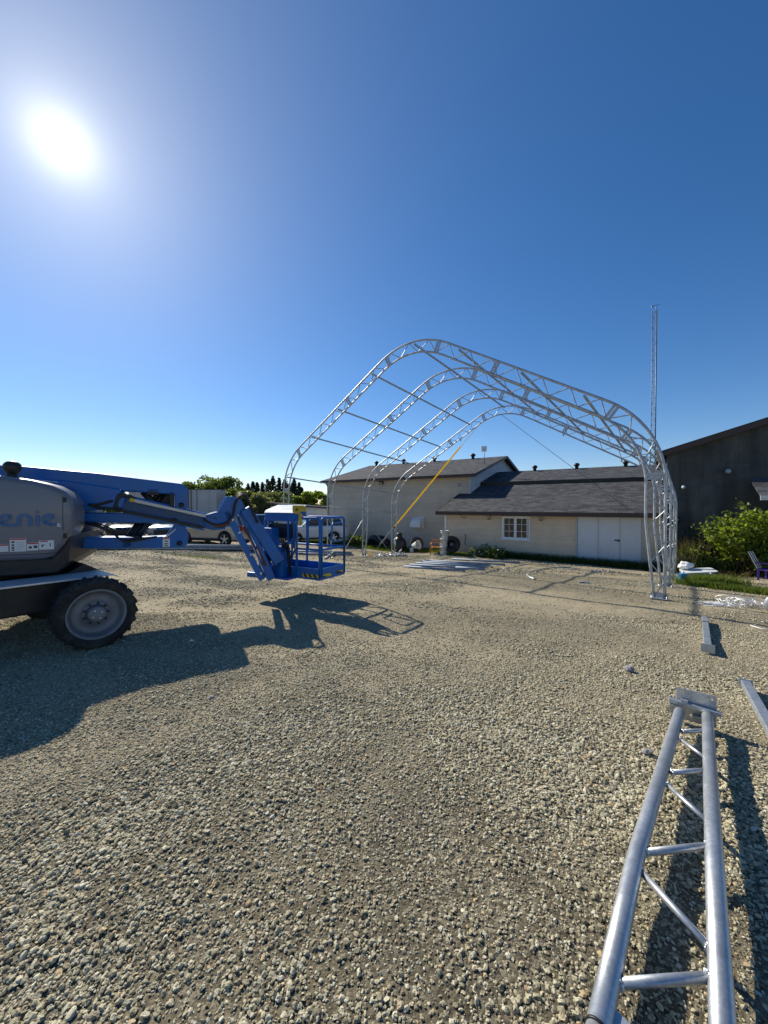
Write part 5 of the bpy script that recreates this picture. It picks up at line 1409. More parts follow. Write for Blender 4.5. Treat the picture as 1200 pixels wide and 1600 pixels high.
c = on_ground(945, 894); heap('clamp_pile', 'flat scatter of silvery brackets before the white door', 'clamps', c, 46, (.62, .16), .14, 'galv_new', seed=5, hgt=.05)
c = on_ground(885, 889); heap('clamp_pile', 'thin scatter of dark clips between tubes and door', 'clamps', c, 30, (.5, .2), .12, 'galv', seed=6, hgt=.03)
c = on_ground(577, 868); t = thing('yellow_clamp', 'small yellow clamp lying at the third arch foot', 'clamp', c)
m = MB(); m.box((0, 0, .09), (.05, .05, .18), ry=.5); m.build('handle', 'strap_yellow', t); m = MB(); m.box((.06, 0, .02), (.16, .06, .04)); m.build('jaw', 'strap_yellow', t)

# white strapping tangle and the coil at the right edge
def strapping():
    c = on_ground(1158, 946); m = MB(Matrix.Translation(-c)); rr = random.Random(9)
    for i in range(60):
        a = rr.uniform(0, 6.28); d = math.sqrt(rr.random()); x = c.x + math.cos(a) * d * .42; y = c.y + math.sin(a) * d * .28
        r_ = rr.uniform(.05, .17); tz = g(x, y) + .02 + rr.random() * .16 * (1 - d * .7)
        n_ = Vector((rr.uniform(-.8, .8), rr.uniform(-.8, .8), 1)).normalized(); u_ = n_.cross(Vector((1, 0, .1))).normalized(); v_ = n_.cross(u_)
        a0 = rr.uniform(0, 6); L_ = rr.uniform(2.5, 6.2)
        m.ribbon([Vector((x, y, tz)) + (u_ * math.cos(a0 + L_ * q / 12) + v_ * math.sin(a0 + L_ * q / 12)) * r_ * (1 + .3 * q / 12) for q in range(13)], .014, n_)
    for i in range(18):
        y = c.y + rr.uniform(-.22, .18); x0 = c.x - rr.uniform(.2, .4); x1 = x0 - rr.uniform(.3, .75)
        m.ribbon([(x0 + (x1 - x0) * q / 6, y + .04 * math.sin(q * 1.3 + i), g(x0, y) + .02 + .03 * rr.random()) for q in range(7)], .014, (.1, 1, .4))
    o = m.build('strapping_tangle', 'strap_white', fix=False); o.location = c
    tag(o, 'white plastic strapping tangled in a heap on the gravel at right', 'strapping', kind='stuff')
strapping()
def strand(label, pts):
    P = [on_ground(u, v, .012) for u, v in pts]; b0 = P[0].copy(); m = MB(Matrix.Translation(-b0)); m.tube(P, .007, 6); o = m.build('strap_strand', 'strap_white'); o.location = b0; tag(o, label, 'strap', 'loose white straps')
strand('loose white strap end curling below the coil at the right edge', [(1190, 971), (1195, 972.5), (1202, 969), (1210, 966)])
strand('long loose white strap lying nearest on the gravel at right', [(1173, 977), (1182, 980), (1192, 983), (1206, 984)])
cc = on_ground(1216, 958)
t = thing('sheeting_roll', 'thick grey roll of sheeting cut off by the right edge', 'roll', cc, R(25))
for i in range(4):
    m = MB(); x_ = -.22 + .14 * i; m.lathe([(.07, x_), (.17, x_ - .01), (.185, x_ + .03), (.185, x_ + .10), (.17, x_ + .135), (.07, x_ + .135)], (0, 0, .18), (1, .25, 0), n=26); m.build('coil', 'galv', t)
    m = MB(); m.lathe([(.17, x_ + .128), (.186, x_ + .13), (.186, x_ + .14), (.17, x_ + .142)], (0, 0, .18), (1, .25, 0), n=26); m.build('groove_band', 'black', t)
# loose stones that stand out
def rock(label, p, r, seed, mat='stone'):
    rr = random.Random(seed); import bmesh
    bm = bmesh.new(); bmesh.ops.create_icosphere(bm, subdivisions=3, radius=1)
    for v in bm.verts:
        n_ = mnoise.noise(v.co * 1.1 + Vector((seed, 0, 0))); n2 = mnoise.noise(v.co * 3 + Vector((0, seed, 0)))
        v.co = v.co * (1 + .35 * n_ + .1 * n2); v.co.x *= r * 1.25; v.co.y *= r; v.co.z *= r * .75
    me = bpy.data.meshes.new('loose_rock'); bm.to_mesh(me); bm.free(); me.materials.append(M[mat])
    o = bpy.data.objects.new('loose_rock', me); COL.objects.link(o); o.location = (p.x, p.y, p.z + r * .45); o.rotation_euler = (.2, .1, seed)
    tag(o, label, 'rock', 'single bigger rocks')
rock('grey rock left of the truss section in the foreground', on_ground(1011, 1177), .024, 3)
rock('dark flat rock on the gravel in mid yard at right', on_ground(983, 1047), .036, 5)
rock('small pale rock in the lower right of the gravel', on_ground(1085, 1330), .016, 8)
rock('small dark rock near the lower edge of the lift shadow', on_ground(330, 1092), .022, 11)

# ------------------------------------------------------------------ vehicles
def make_car(name, label, loc, rz, paint, kind='suv', group='cars parked at the back of the yard', Lc=4.6, Wc=1.82, Hc=1.70):
    """local x = forward, y = left; wheels on z=0"""
    t = thing(name, label, 'car', loc, rz, group)
    wb = Lc * .29; wr = .36 if kind != 'sedan' else .32; hl = Lc / 2; belt = Hc * .60; sill = .30
    body = [(-hl, sill + .12), (-hl + .05, sill)]
    def archp(cx):
        return [(cx - (wr + .07) * math.cos(R(a)), max(sill, wr + (wr + .07) * math.sin(R(a)))) for a in range(0, 181, 15)]
    body += [(-wb - wr - .09, sill)] + archp(-wb) + archp(wb) + [(hl - .06, sill), (hl, sill + .15), (hl + .02, belt - .28), (hl - .12, belt - .10), (hl - .9, belt + .0), (hl - 1.25, belt + .05), (-hl + .15, belt + .06), (-hl - .01, belt - .02)]
    m = MB(); m.prism(body, -Wc / 2, Wc / 2); bo = m.build('body', paint, t, bevel=.07, seg=3)
    for p in bo.data.polygons: p.use_smooth = True
    rear = -hl + (.12 if kind == 'suv' else .75); cab = [(hl - 1.25, belt + .03), (hl - 2.0, Hc - .04), (hl - 2.3, Hc), (rear + .5, Hc - .02), (rear + .25, Hc - .08), (rear - .05, belt + .04)]
    def ring(y_in): return cab
    m = MB(); n = len(cab); wi, wo = Wc / 2 - .24, Wc / 2 - .06
    def yy(z): return wo + (wi - wo) * (z - belt) / (Hc - belt)
    pts = [(x, -yy(z), z) for x, z in cab] + [(x, yy(z), z) for x, z in cab]
    m._add(pts, [tuple(range(n - 1, -1, -1)), tuple(range(n, 2 * n))] + [(i, i + 1, n + i + 1, n + i) for i in range(n - 1)] + [(n - 1, 0, n, 2 * n - 1)])
    m.build('cabin', paint, t, bevel=.05, seg=3)
    zt_, zb_ = Hc - .13, belt + .08
    spans = [(hl - 1.42, hl - 2.08, hl - 2.5, hl - 2.5), (hl - 2.58, hl - 2.58, hl - 3.42, hl - 3.42), (hl - 3.5, hl - 3.5, rear + .38, rear + .15)]
    if kind == 'sedan': spans = spans[:2] + [(hl - 3.3, hl - 3.3, hl - 3.5, hl - 3.6)]
    for s_ in (-1, 1):
        for (b0, t0, t1, b1) in spans:
            m = MB(); m._add([(b0, s_ * (yy(zb_) + .012), zb_), (t0, s_ * (yy(zt_) + .012), zt_), (t1, s_ * (yy(zt_) + .012), zt_), (b1, s_ * (yy(zb_) + .012), zb_)], [(0, 1, 2, 3)]); m.build('side_window', 'glass', t)
        m = MB(); m.box((hl - 1.55, s_ * (Wc / 2 + .07), belt + .12), (.12, .2, .14)); m.build('mirror', paint, t, bevel=.03)
        m = MB(); m.box((hl - .05, s_ * (Wc / 2 - .3), belt - .22), (.14, .42, .13)); m.build('headlight', 'lamp_glass', t, bevel=.03)
        m = MB(); m.box((-hl + .03, s_ * (Wc / 2 - .16), belt - .06), (.1, .26, .28)); m.build('tail_light', 'tail', t, bevel=.03)
        for q in (hl - 2.54, hl - 3.46):
            m = MB(); m.box((q - .12, s_ * (Wc / 2 + .006), belt - .1), (.16, .03, .03)); m.build('door_handle', 'black', t)
        for cx in (-wb, wb):
            m = MB(); m.lathe([(.2, -.1), (wr * .72, -.11), (wr * .93, -.1), (wr, -.06), (wr, .06), (wr * .93, .1), (wr * .72, .11), (.2, .1)], (cx, s_ * (Wc / 2 - .12), wr), (0, s_, 0), n=24); ty = m.build('tyre', 'rubber', t)
            m = MB(); m.lathe([(wr * .72, .10), (wr * .68, .085), (wr * .64, .05), (.001, .03)], (cx, s_ * (Wc / 2 - .12), wr), (0, s_, 0), n=24); m.build('wheel_well', 'black', ty)
            m = MB()
            for a in range(5):
                an_ = 2 * math.pi * a / 5 + .3; m.bar((cx, s_ * (Wc / 2 - .03), wr), (cx + wr * .66 * math.cos(an_), s_ * (Wc / 2 - .025), wr + wr * .66 * math.sin(an_)), .07, .03, up=(0, 1, 0))
            m.lathe([(wr * .62, .095), (wr * .7, .105), (wr * .72, .09)], (cx, s_ * (Wc / 2 - .12), wr), (0, s_, 0), n=24); m.build('rim', 'alloy', ty)
    def wsc(x0, z0, x1, z1, off, nm):
        m = MB(); d = Vector((x1 - x0, z1 - z0)).normalized(); nx, nz_ = -d.y * off, d.x * off
        w0, w1 = yy(z0) - .08, yy(z1) - .06
        m._add([(x0 + nx, -w0, z0 + nz_), (x0 + nx, w0, z0 + nz_), (x1 + nx, w1, z1 + nz_), (x1 + nx, -w1, z1 + nz_)], [(0, 1, 2, 3)]); m.build(nm, 'windshield', t)
    wsc(hl - 1.31, belt + .09, hl - 1.95, Hc - .08, -.016, 'windscreen')
    wsc(rear + .0, belt + .1, rear + .22, Hc - .13, .016, 'rear_window')
    m = MB(); m.box((hl + .005, 0, sill + .22), (.04, Wc * .62, .26)); m.build('grille', 'black', t, bevel=.02)
    m = MB(); m.box((0, 0, sill - .01), (Lc * .92, Wc * .9, .08)); m.build('underbody', 'black', t)
    return t
def car_at(u, v, Y=None):
    p = on_ground(u, v); return Vector((p.x, p.y, p.z))
def face(loc, dx, dy): return math.atan2(dy, dx)
def ground_car(x, y): return Vector((x, y, g(x, y) - .01))
# silver SUV: tail towards the right, front hidden by the boom
make_car('parked_suv', 'silver SUV parked behind the boom, its rear beside the jib', ground_car(-9.4, 21.6), math.atan2(.32, -.95) , 'car_silver')
make_car('parked_suv', 'white SUV with dark windows parked in front of the pale tall building', ground_car(-5.05, 27.3), R(202), 'car_white', Lc=4.5, Wc=1.85, Hc=1.85)
make_car('parked_car', 'silver car seen through the boom linkage nearest the grey hood', ground_car(-19.3, 25.4), R(-60), 'car_silver', 'sedan', Hc=1.5)
make_car('parked_car', 'dark car seen through the boom linkage beside the silver car', ground_car(-16.6, 25.6), R(-70), 'car_dark', 'sedan', Hc=1.5)
make_car('parked_car', 'pale blue car half hidden by the boom cylinders', ground_car(-14.3, 26.2), R(-75), 'car_blue', 'sedan', Hc=1.5)
make_car('parked_suv', 'dark SUV parked between the jib and the basket', ground_car(-8.6, 27.0), R(-68), 'car_dark', Hc=1.75)
make_car('parked_car', 'small dark car at the left end seen above the lower boom link', ground_car(-12.4, 27.2), R(-80), 'car_dark', 'sedan', Hc=1.48)
# box trailer
tp = Vector((-18.9, 34.5, g(-18.9, 34.5)))
t = thing('box_trailer', 'long pale box trailer parked before the trees behind the boom', 'trailer', tp, R(4))
topz = at_depth(310, 764.5, 34.3).z - tp.z
m = MB(); m.box((0, 1.3, (topz + .95) / 2), (7.6, 2.5, topz - .95)); bx_ = m.build('box', 'trailer', t, bevel=.03)
m = MB(); m.box((0, 1.3, topz + .02), (7.7, 2.6, .07)); m.build('roof_rail', 'black_steel', bx_)
for i in range(7):
    m = MB(); m.box((-3.3 + i * 1.08, .035, (topz + .95) / 2), (.03, .03, topz - 1.0)); m.build('panel_seam', 'black_steel' if i in (4, 5) else 'trailer', bx_)
for xx in (1.35, 1.6):
    m = MB(); m.tube([(xx, -.0, 1.0), (xx, -.0, topz - .05)], .03, 6); m.build('lock_rod', 'black_steel', bx_)
m = MB(); m.box((0, 1.3, .85), (7.4, 1.0, .18)); m.build('chassis', 'black_steel', t)
for xx in (-2.6, -1.5, 2.4):
    for yy_ in (.35, 2.25):
        m = MB(); m.lathe([(.15, -.13), (.42, -.14), (.48, -.1), (.48, .1), (.42, .14), (.15, .13)], (xx, yy_, .48), (0, 1, 0), n=20); m.build('wheel', 'rubber', t)

# ------------------------------------------------------------------ trees and plants
def leaf_quads(c, size, flat=0.0):
    """random quads around centres c (n,3)"""
    n = len(c); nr = rng.normal(size=(n, 3)); nr[:, 2] += flat; nr /= np.linalg.norm(nr, axis=1)[:, None]
    up = rng.normal(size=(n, 3)); a = np.cross(nr, up); a /= np.linalg.norm(a, axis=1)[:, None]; b = np.cross(nr, a)
    s = size * rng.uniform(.6, 1.4, (n, 1)); a = a * s; b = b * s * .62
    v = np.stack([c - a, c - b * .9, c + a, c + b * .9], 1).reshape(-1, 3)
    f = np.arange(4 * n).reshape(n, 4)
    return v, f
def tree(name, label, loc, h, rad, nblob, nleaf, leafsize, mat, group, trunk_r=.16, seed=0, crown_base=.3, squash=.8):
    r_ = np.random.default_rng(seed); t = thing(name, label, 'tree', loc, 0, group)
    m = MB(); base = Vector((0, 0, -.2)); topv = Vector((r_.uniform(-.3, .3), r_.uniform(-.3, .3), h * .72))
    m.tube([base, base.lerp(topv, .4) + Vector((r_.uniform(-.15, .15), 0, 0)), topv], [trunk_r, trunk_r * .75, trunk_r * .3], 8)
    blobs = []
    for i in range(nblob):
        a = r_.uniform(0, 6.283); q = math.sqrt(r_.uniform(0.02, 1)); z = r_.uniform(crown_base, .93)
        prof = math.sin(math.pi * min(1, max(.06, (z - crown_base + .12) / (1.12 - crown_base)))) ** .6
        blobs.append((rad * q * prof * math.cos(a), rad * q * prof * math.sin(a), h * z, rad * r_.uniform(.22, .42)))
        if i % 2 == 0:
            b_ = Vector(blobs[-1][:3]); st = base.lerp(topv, r_.uniform(.25, .8)); m.tube([st, st.lerp(b_, .55) + Vector((0, 0, .1)), b_], [trunk_r * .35, trunk_r * .2, trunk_r * .06], 5)
    m.build('trunk', 'bark', t)
    C_ = []
    for bx, by, bz, br in blobs:
        n = int(nleaf / nblob); d = r_.normal(size=(n, 3)); d /= np.linalg.norm(d, axis=1)[:, None]
        rr = br * (.35 + .75 * r_.random(n) ** .6); d[:, 2] *= squash
        C_.append(np.array((bx, by, bz)) + d * rr[:, None])
    v, f = leaf_quads(np.concatenate(C_), leafsize)
    np_mesh('crown', v, f, mat, t)
    return t
def conifer(label, loc, h, rad, seed, group):
    r_ = np.random.default_rng(seed); t = thing('conifer', label, 'tree', loc, 0, group)
    m = MB(); m.tube([(0, 0, -.2), (0, 0, h * .97)], [.16, .03], 7); m.build('trunk', 'bark', t)
    C_ = []
    for k in range(int(h * 4.0)):
        z = h * (.05 + .97 * k / (h * 4.0)); R_ = rad * max(0, 1.0 - z / h) ** .9 * r_.uniform(.6, 1.2) + .02; nb = 8
        for b in range(nb):
            a = 6.283 * (b + r_.random()) / nb; ln = R_ * r_.uniform(.45, 1.25); n = 13
            q = r_.random(n) ** .7
            C_.append(np.column_stack([np.cos(a) * ln * q + r_.normal(0, .07, n), np.sin(a) * ln * q + r_.normal(0, .07, n), z - .35 * q * ln + r_.normal(0, .08, n)]))
    v, f = leaf_quads(np.concatenate(C_), .15); np_mesh('crown', v, f, 'needle', t)
def gl(x, y): return Vector((x, y, g(x, y)))
TG = 'broadleaf trees behind the yard'
def tree_px(u, vtop, Y, rad, label, mat, seed, nb=26, nl=5200, ls=.16, nm='broadleaf_tree', grp=TG, cb=.18):
    p = at_depth(u, vtop, Y); z = g(p.x, Y); return tree(nm, label, (p.x, Y, z), p.z - z, rad, nb, nl, ls, mat, grp, .14, seed, cb)
tree_px(318, 747, 42, 2.5, 'tallest rounded green tree just right of the box trailer', 'leaf', 1, 30, 6500)
tree_px(355, 747, 44, 2.3, 'green tree right of the tallest one, above the boom knuckle', 'leaf', 2)
tree_px(292, 752, 44, 1.7, 'thin-topped green tree rising above the box trailer', 'leaf_pale', 3)
tree_px(372, 765, 40, 1.9, 'lower bushy tree above the jib', 'leaf', 4, cb=.05)
tree_px(395, 768, 40, 1.8, 'pale bushy tree between jib and basket', 'leaf_pale', 5, cb=.05)
tree_px(420, 772, 40, 1.9, 'pale bushy tree behind the basket console', 'leaf_pale', 6, cb=.05)
tree_px(345, 775, 39, 1.7, 'low dark green bush beside the trailer end', 'leaf', 16, cb=.02)
tree_px(478, 768, 44, 1.5, 'small bright tree between the two left arch legs', 'leaf_fresh', 7, 22, 4200, .14)
tree_px(496, 759, 46, 1.7, 'taller bright tree at the corner of the pale tall building', 'leaf_fresh', 8, 24, 4800, .14)
tree_px(458, 776, 44, 1.3, 'low bright bush left of the near arch leg', 'leaf_fresh', 9, 16, 3200, .14)
tree_px(440, 770, 42, 1.9, 'bushy green tree behind the yellow guard of the basket', 'leaf', 21, cb=.03)
tree_px(408, 775, 37, 1.5, 'low pale bush right of the jib top', 'leaf_pale', 22, cb=.02)
tree_px(432, 779, 37, 1.4, 'low pale bush between console and near arch leg', 'leaf_pale', 23, cb=.02)
tree_px(385, 772, 43, 2.0, 'green tree filling the line behind the jib', 'leaf', 24, cb=.03)
tree_px(505, 766, 43, 1.3, 'bright bush half hidden by the corner of the tall building', 'leaf_fresh', 25, 18, 3600, .14, cb=.05)
tree_px(235, 770, 46, 2.6, 'bushy tree seen through the gap in the boom', 'leaf', 10)
tree_px(160, 762, 48, 2.4, 'bushy tree mostly hidden by the upper boom link', 'leaf', 12)
tree_px(60, 775, 48, 2.6, 'bushy tree hidden behind the grey hood', 'leaf', 13)
CW = ['leftmost thin', 'second from left', 'third from left', 'fourth from left', 'fifth from left', 'sixth from left', 'seventh from left', 'eighth from left', 'middle', 'broad middle', 'tallest right-hand', 'sixth from right', 'fifth from right', 'fourth from right', 'third from right', 'second from right', 'rightmost']
for i, wd in enumerate(CW):
    r_ = random.Random(300 + i)
    u = 372 + i * 6.4 + r_.uniform(-3.5, 3.5); v = 754 - 5 * math.sin(math.pi * (i + 1) / 19) + r_.choice((-5, -3, -1, 1, 3, 6, 8)); Y = 68 + r_.uniform(0, 9)
    p = at_depth(u, v, Y); z_ = g(p.x, Y); conifer(f'{wd} conifer of the dark row on the skyline', (p.x, Y, z_), p.z - z_, r_.uniform(2.2, 4.2), 40 + i, 'dark conifers on the skyline')
# far wood that closes the horizon
def far_wood():
    C_ = []; r_ = np.random.default_rng(77)
    for i in range(420):
        a = r_.uniform(-1.25, 1.25); d = r_.uniform(150, 230); x, y = d * math.sin(a), d * math.cos(a); hh_ = r_.uniform(3.0, 6.5)
        n = 70; q = r_.normal(size=(n, 3)); q /= np.linalg.norm(q, axis=1)[:, None]
        C_.append(np.array((x, y, -1.1 + hh_ * .5)) + q * np.array((3.6, 2.5, hh_ * .5)) * (.5 + .6 * r_.random((n, 1))))
    v, f = leaf_quads(np.concatenate(C_), .9); o = np_mesh('far_wood', v, f, 'leaf')
    tag(o, 'low far-off line of woodland closing the horizon', 'woodland', kind='stuff')
far_wood()

def blades(name, label, pts, hgt, width, mat, lean=.45, cat='grass'):
    """upright bent blades at xy points"""
    n = len(pts); z = ground_z(pts); a = rng.uniform(0, 6.283, n); h = hgt * rng.uniform(.45, 1.25, n); w = width * rng.uniform(.7, 1.3, n)
    bx = np.cos(a); by = np.sin(a); la = rng.uniform(0, 6.283, n); ll = lean * h * rng.uniform(.1, 1.2, n)
    base = np.column_stack([pts, z - .02])
    sx = np.column_stack([bx * w, by * w, np.zeros(n)]); ln = np.column_stack([np.cos(la) * ll, np.sin(la) * ll, np.zeros(n)])
    up = np.zeros((n, 3)); up[:, 2] = h
    v = np.stack([base - sx, base + sx, base + up * .55 + ln * .35 + sx * .8, base + up * .55 + ln * .35 - sx * .8, base + up + ln], 1).reshape(-1, 3)
    i = np.arange(n)[:, None] * 5
    f = np.concatenate([i + np.array([[0, 1, 2]]), i + np.array([[0, 2, 3]]), i + np.array([[3, 2, 4]])]).reshape(-1, 3)
    o = np_mesh(name, v, f, mat); tag(o, label, cat, kind='stuff'); return o
def strip(n, xa, xb, ya, yb, wav=.25):
    """points in the building frame"""
    x = rng.uniform(xa, xb, n); y = rng.uniform(0, 1, n) ** 1.0
    edge = ya + wav * (vnoise(np.column_stack([x, x * 0]), .9, 31) - .5)
    yy_ = yb + (edge - yb) * y
    rot = np.array([[math.cos(BR), math.sin(BR)], [-math.sin(BR), math.cos(BR)]])
    return np.column_stack([x, yy_]) @ rot + np.array([BO.x, BO.y])
blades('grass_strip', 'bright sunlit grass strip along the foot of the tall pale wall', strip(26000, -19.5, -8.0, .35, 2.5, .7), .17, .006, 'grass')
blades('grass_strip', 'bright grass edging the gravel left of the annex window', strip(7000, -8.4, -5.2, -1.25, -.5, .4), .15, .006, 'grass')
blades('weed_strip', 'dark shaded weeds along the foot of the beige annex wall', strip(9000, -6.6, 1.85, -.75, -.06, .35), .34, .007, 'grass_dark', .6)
blades('grass_tuft', 'grass growing round the white tub', np.column_stack([rng.normal(9.75, .42, 3800), rng.normal(11.45, .13, 3800)]), .30, .006, 'grass', .7)
px_ = rng.uniform(0, 1, 6500)
pa_, pb_ = on_ground(1075, 914), on_ground(1222, 931)
sp_ = np.column_stack([pa_.x + (pb_.x - pa_.x) * px_, pa_.y + (pb_.y - pa_.y) * px_]) + rng.normal(0, .11, (6500, 2))
blades('grass_edge', 'low grass verge between gravel and pale dirt at right', sp_, .17, .006, 'grass', .6)
pa_, pb_ = Vector((11.6, 15.0, 0)), Vector((15.6, 13.6, 0)); q = rng.uniform(0, 1, (7000, 1))
sp_ = np.array(pa_[:2]) + (np.array(pb_[:2]) - np.array(pa_[:2])) * q + rng.normal(0, .28, (7000, 2))
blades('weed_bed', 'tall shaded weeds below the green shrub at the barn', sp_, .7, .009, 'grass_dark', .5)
sp_ = np.column_stack([rng.normal(12.05, .28, 700), rng.normal(15.0, .2, 700)])
blades('dry_stems', 'dry straw-coloured stems standing against the barn', sp_, 1.25, .006, 'straw', .3)
p_ = on_ground(300, 866); blades('grass_tuft', 'sparse grass wisps on the gravel before the silver SUV', np.column_stack([rng.normal(-7.3, .5, 900), rng.normal(15.2, .25, 900)]), .06, .005, 'grass', .8)
blades('grass_strip', 'grass patch behind the silver SUV and the pipes', np.column_stack([rng.uniform(-9.2, -4.2, 9000), rng.uniform(25.0, 31, 9000)]), .14, .009, 'grass', .6)

# leafy shrub in front of the barn
def shrub(label, loc, h, rad, nbranch, nleaf, mat, ls, seed, lop=(0, 0), name='shrub', cat='shrub'):
    r_ = np.random.default_rng(seed); t = thing(name, label, cat, loc)
    m = MB(); C_ = []
    for i in range(nbranch):
        a = r_.uniform(0, 6.283); el = r_.uniform(.15, 1.35); ln = r_.uniform(.55, 1.05)
        tip = Vector((math.cos(a) * rad * math.cos(el) * ln * 1.15 + lop[0] * ln, math.sin(a) * rad * math.cos(el) * ln * .9 + lop[1] * ln, h * (.18 + .82 * math.sin(el) * ln)))
        mid = Vector((tip.x * .45, tip.y * .45, tip.z * .62)); b = Vector((r_.uniform(-.15, .15), r_.uniform(-.15, .15), -.05))
        m.tube([b, mid, tip], [.025, .014, .004], 5)
        for k in range(int(nleaf / nbranch)):
            q = r_.uniform(.3, 1.04) ** .8; p = (mid.lerp(tip, (q - .5) * 2) if q > .5 else b.lerp(mid, q * 2)); s_ = .07 + .13 * r_.random()
            C_.append((p.x + r_.normal(0, s_), p.y + r_.normal(0, s_), p.z + r_.normal(0, s_ * .6)))
    m.build('stems', 'bark', t)
    v, f = leaf_quads(np.array(C_), ls, .9); np_mesh('foliage', v, f, mat, t)
sp1 = at_depth(1158, 890, 13.8)
shrub('large bright green shrub spreading in front of the dark barn', (13.2, 13.95, g(13.2, 13.95)), 2.7, 1.65, 64, 6200, 'leaf_fresh', .075, 5, (-.1, 0))
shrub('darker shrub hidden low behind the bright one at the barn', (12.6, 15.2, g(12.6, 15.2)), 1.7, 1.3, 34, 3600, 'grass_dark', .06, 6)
shrub('green shrub cut off by the right edge below the porch roof', (15.6, 13.6, g(15.6, 13.6)), 2.2, 1.3, 40, 4200, 'leaf_fresh', .072, 7)
# low plants at the wall
for i, (u, v, h, wd) in enumerate([(742, 869, .45, 'left grey-green broad-leaved plant at the annex wall'), (757, 869, .5, 'right grey-green broad-leaved plant at the annex wall')]):
    p = on_ground(u, v); shrub(wd, p, h, .45, 16, 160, 'hosta', .11, 60 + i, name='hosta_plant', cat='plant')
p = on_ground(775, 872); shrub('dark leafy weed clump below the annex window', p, .6, .6, 24, 700, 'grass_dark', .06, 70, name='weed_clump', cat='plant')
p = on_ground(556, 852); shrub('low dark bush at the left foot of the tall pale wall', p, .75, .9, 26, 900, 'leaf', .07, 71, name='low_bush', cat='plant')
rr_ = np.column_stack([rng.normal(13.1, .8, 260), rng.normal(13.75, .12, 260)])
blades('dead_twigs', 'brown dead twigs matted along the dirt edge below the shrub', rr_, .3, .008, 'straw', 2.5, 'twigs')

# ------------------------------------------------------------------ things kept along the tall wall
def wall_pt(u, v): return on_ground(u, v)
def blob(name, mat, parent, c, d, seed, amp=.25):
    import bmesh
    bm = bmesh.new(); bmesh.ops.create_icosphere(bm, subdivisions=3, radius=1)
    for v in bm.verts:
        k = 1 + amp * mnoise.noise(v.co * 1.3 + Vector((seed, seed, 0))) + amp * .5 * mnoise.noise(v.co * 3.1 + Vector((0, seed, 0)))
        v.co = Vector((c[0] + v.co.x * d[0] * k, c[1] + v.co.y * d[1] * k, max(-.02, c[2] + v.co.z * d[2] * k)))
    me = bpy.data.meshes.new(name); bm.to_mesh(me); bm.free(); me.materials.append(M[mat])
    for p in me.polygons: p.use_smooth = True
    o = bpy.data.objects.new(name, me); COL.objects.link(o); o.parent = parent; return o
def big_tyre(label, p, r, w, tilt, rz):
    t = thing('spare_tyre', label, 'tyre', p, rz, 'old tyres along the tall wall')
    ax = Vector((0, -math.cos(tilt), math.sin(tilt))); c = (0, 0, r * math.cos(tilt) + w * .4)
    m = MB(); m.lathe([(r * .55, -w * .45), (r * .75, -w * .5), (r * .95, -w * .42), (r, -w * .2), (r, w * .2), (r * .95, w * .42), (r * .75, w * .5), (r * .55, w * .45), (r * .52, 0)], c, ax, n=28, closed=True); ty = m.build('carcass', 'rubber', t)
    m = MB(); m.lathe([(.001, .0), (r * .3, .02), (r * .5, -.02), (r * .54, -.04)], c, ax, n=24); m.build('rim', 'black_steel', t)
    m = MB(); m.lathe([(.001, .06), (r * .14, .06), (r * .16, 0)], c, ax, n=16); m.build('hub_cap', 'rim', t)
big_tyre('large old tyre leaning at the annex corner beside the white buckets', wall_pt(706, 867), .46, .3, .25, BR)
big_tyre('black tyre lying among the junk left of the orange chair', wall_pt(651, 862), .42, .3, .45, BR + .3)
p = wall_pt(592, 853); t = thing('rubbish_heap', 'low black heap under plastic at the left of the wall junk', 'heap', p, BR)
blob('cover_sheet', 'dark_tarp', t, (0, 0, .28), (.85, .45, .5), 2); blob('bulge', 'dark_tarp', t, (-.55, .05, .2), (.45, .35, .38), 5)
p = wall_pt(596, 858); t = thing('trestle', 'crossed pale trestle legs standing before the black heap', 'trestle', p, BR)
for a, b in (((-.38, 0, .95), (.5, 0, .02)), ((.42, .12, .85), (-.42, .12, .02))):
    m = MB(); m.bar(a, b, .035, .03); m.build('leg', 'rope', t)
p = wall_pt(624, 862); t = thing('black_barrel', 'black round barrel with knobbed lid and white mark by the last arch foot', 'barrel', p)
m = MB(); m.lathe([(.001, 0), (.40, .02), (.46, .25), (.45, .55), (.38, .78), (.20, .92), (.15, .95)], n=24); m.build('body', 'dark_tarp', t)
m = MB(); m.lathe([(.17, .92), (.18, 1.0), (.17, 1.14), (.12, 1.2), (.001, 1.21)], n=18); m.build('lid', 'black', t)
blob('white_mark', 'plastic_white', t, (-.28, -.34, .55), (.07, .07, .16), 4)
p = wall_pt(640, 856); t = thing('seat_heap', 'dark lumpy pile behind the white tub against the wall', 'heap', p, BR)
blob('cushion', 'dark_tarp', t, (0, .5, .62), (.75, .35, .5), 7, .4); blob('cushion', 'black', t, (.9, .5, .5), (.6, .35, .42), 9, .3)
p = wall_pt(647, 863); t = thing('seat_shell', 'pale blue-white plastic seat shell lying on its side', 'seat', p, BR + .2)
m = MB(); m.lathe([(.05, 0), (.14, .03), (.2, .2), (.27, .45), (.3, .48), (.26, .48), (.18, .2), (.12, .06)], (-.1, 0, .36), (.85, -.3, .25), n=18); m.build('shell', 'plastic_white', t)
m = MB(); m.box((-.1, -.1, .14), (.22, .2, .3)); m.build('foot', 'plastic_white', t, bevel=.03)
p = wall_pt(668, 858); t = thing('diamond_sign', 'black diamond board with white blotches propped on the junk', 'sign', p, BR)
m = MB(); m.box((0, .3, .98), (.62, .03, .62), ry=R(45)); m.build('board', 'black', t)
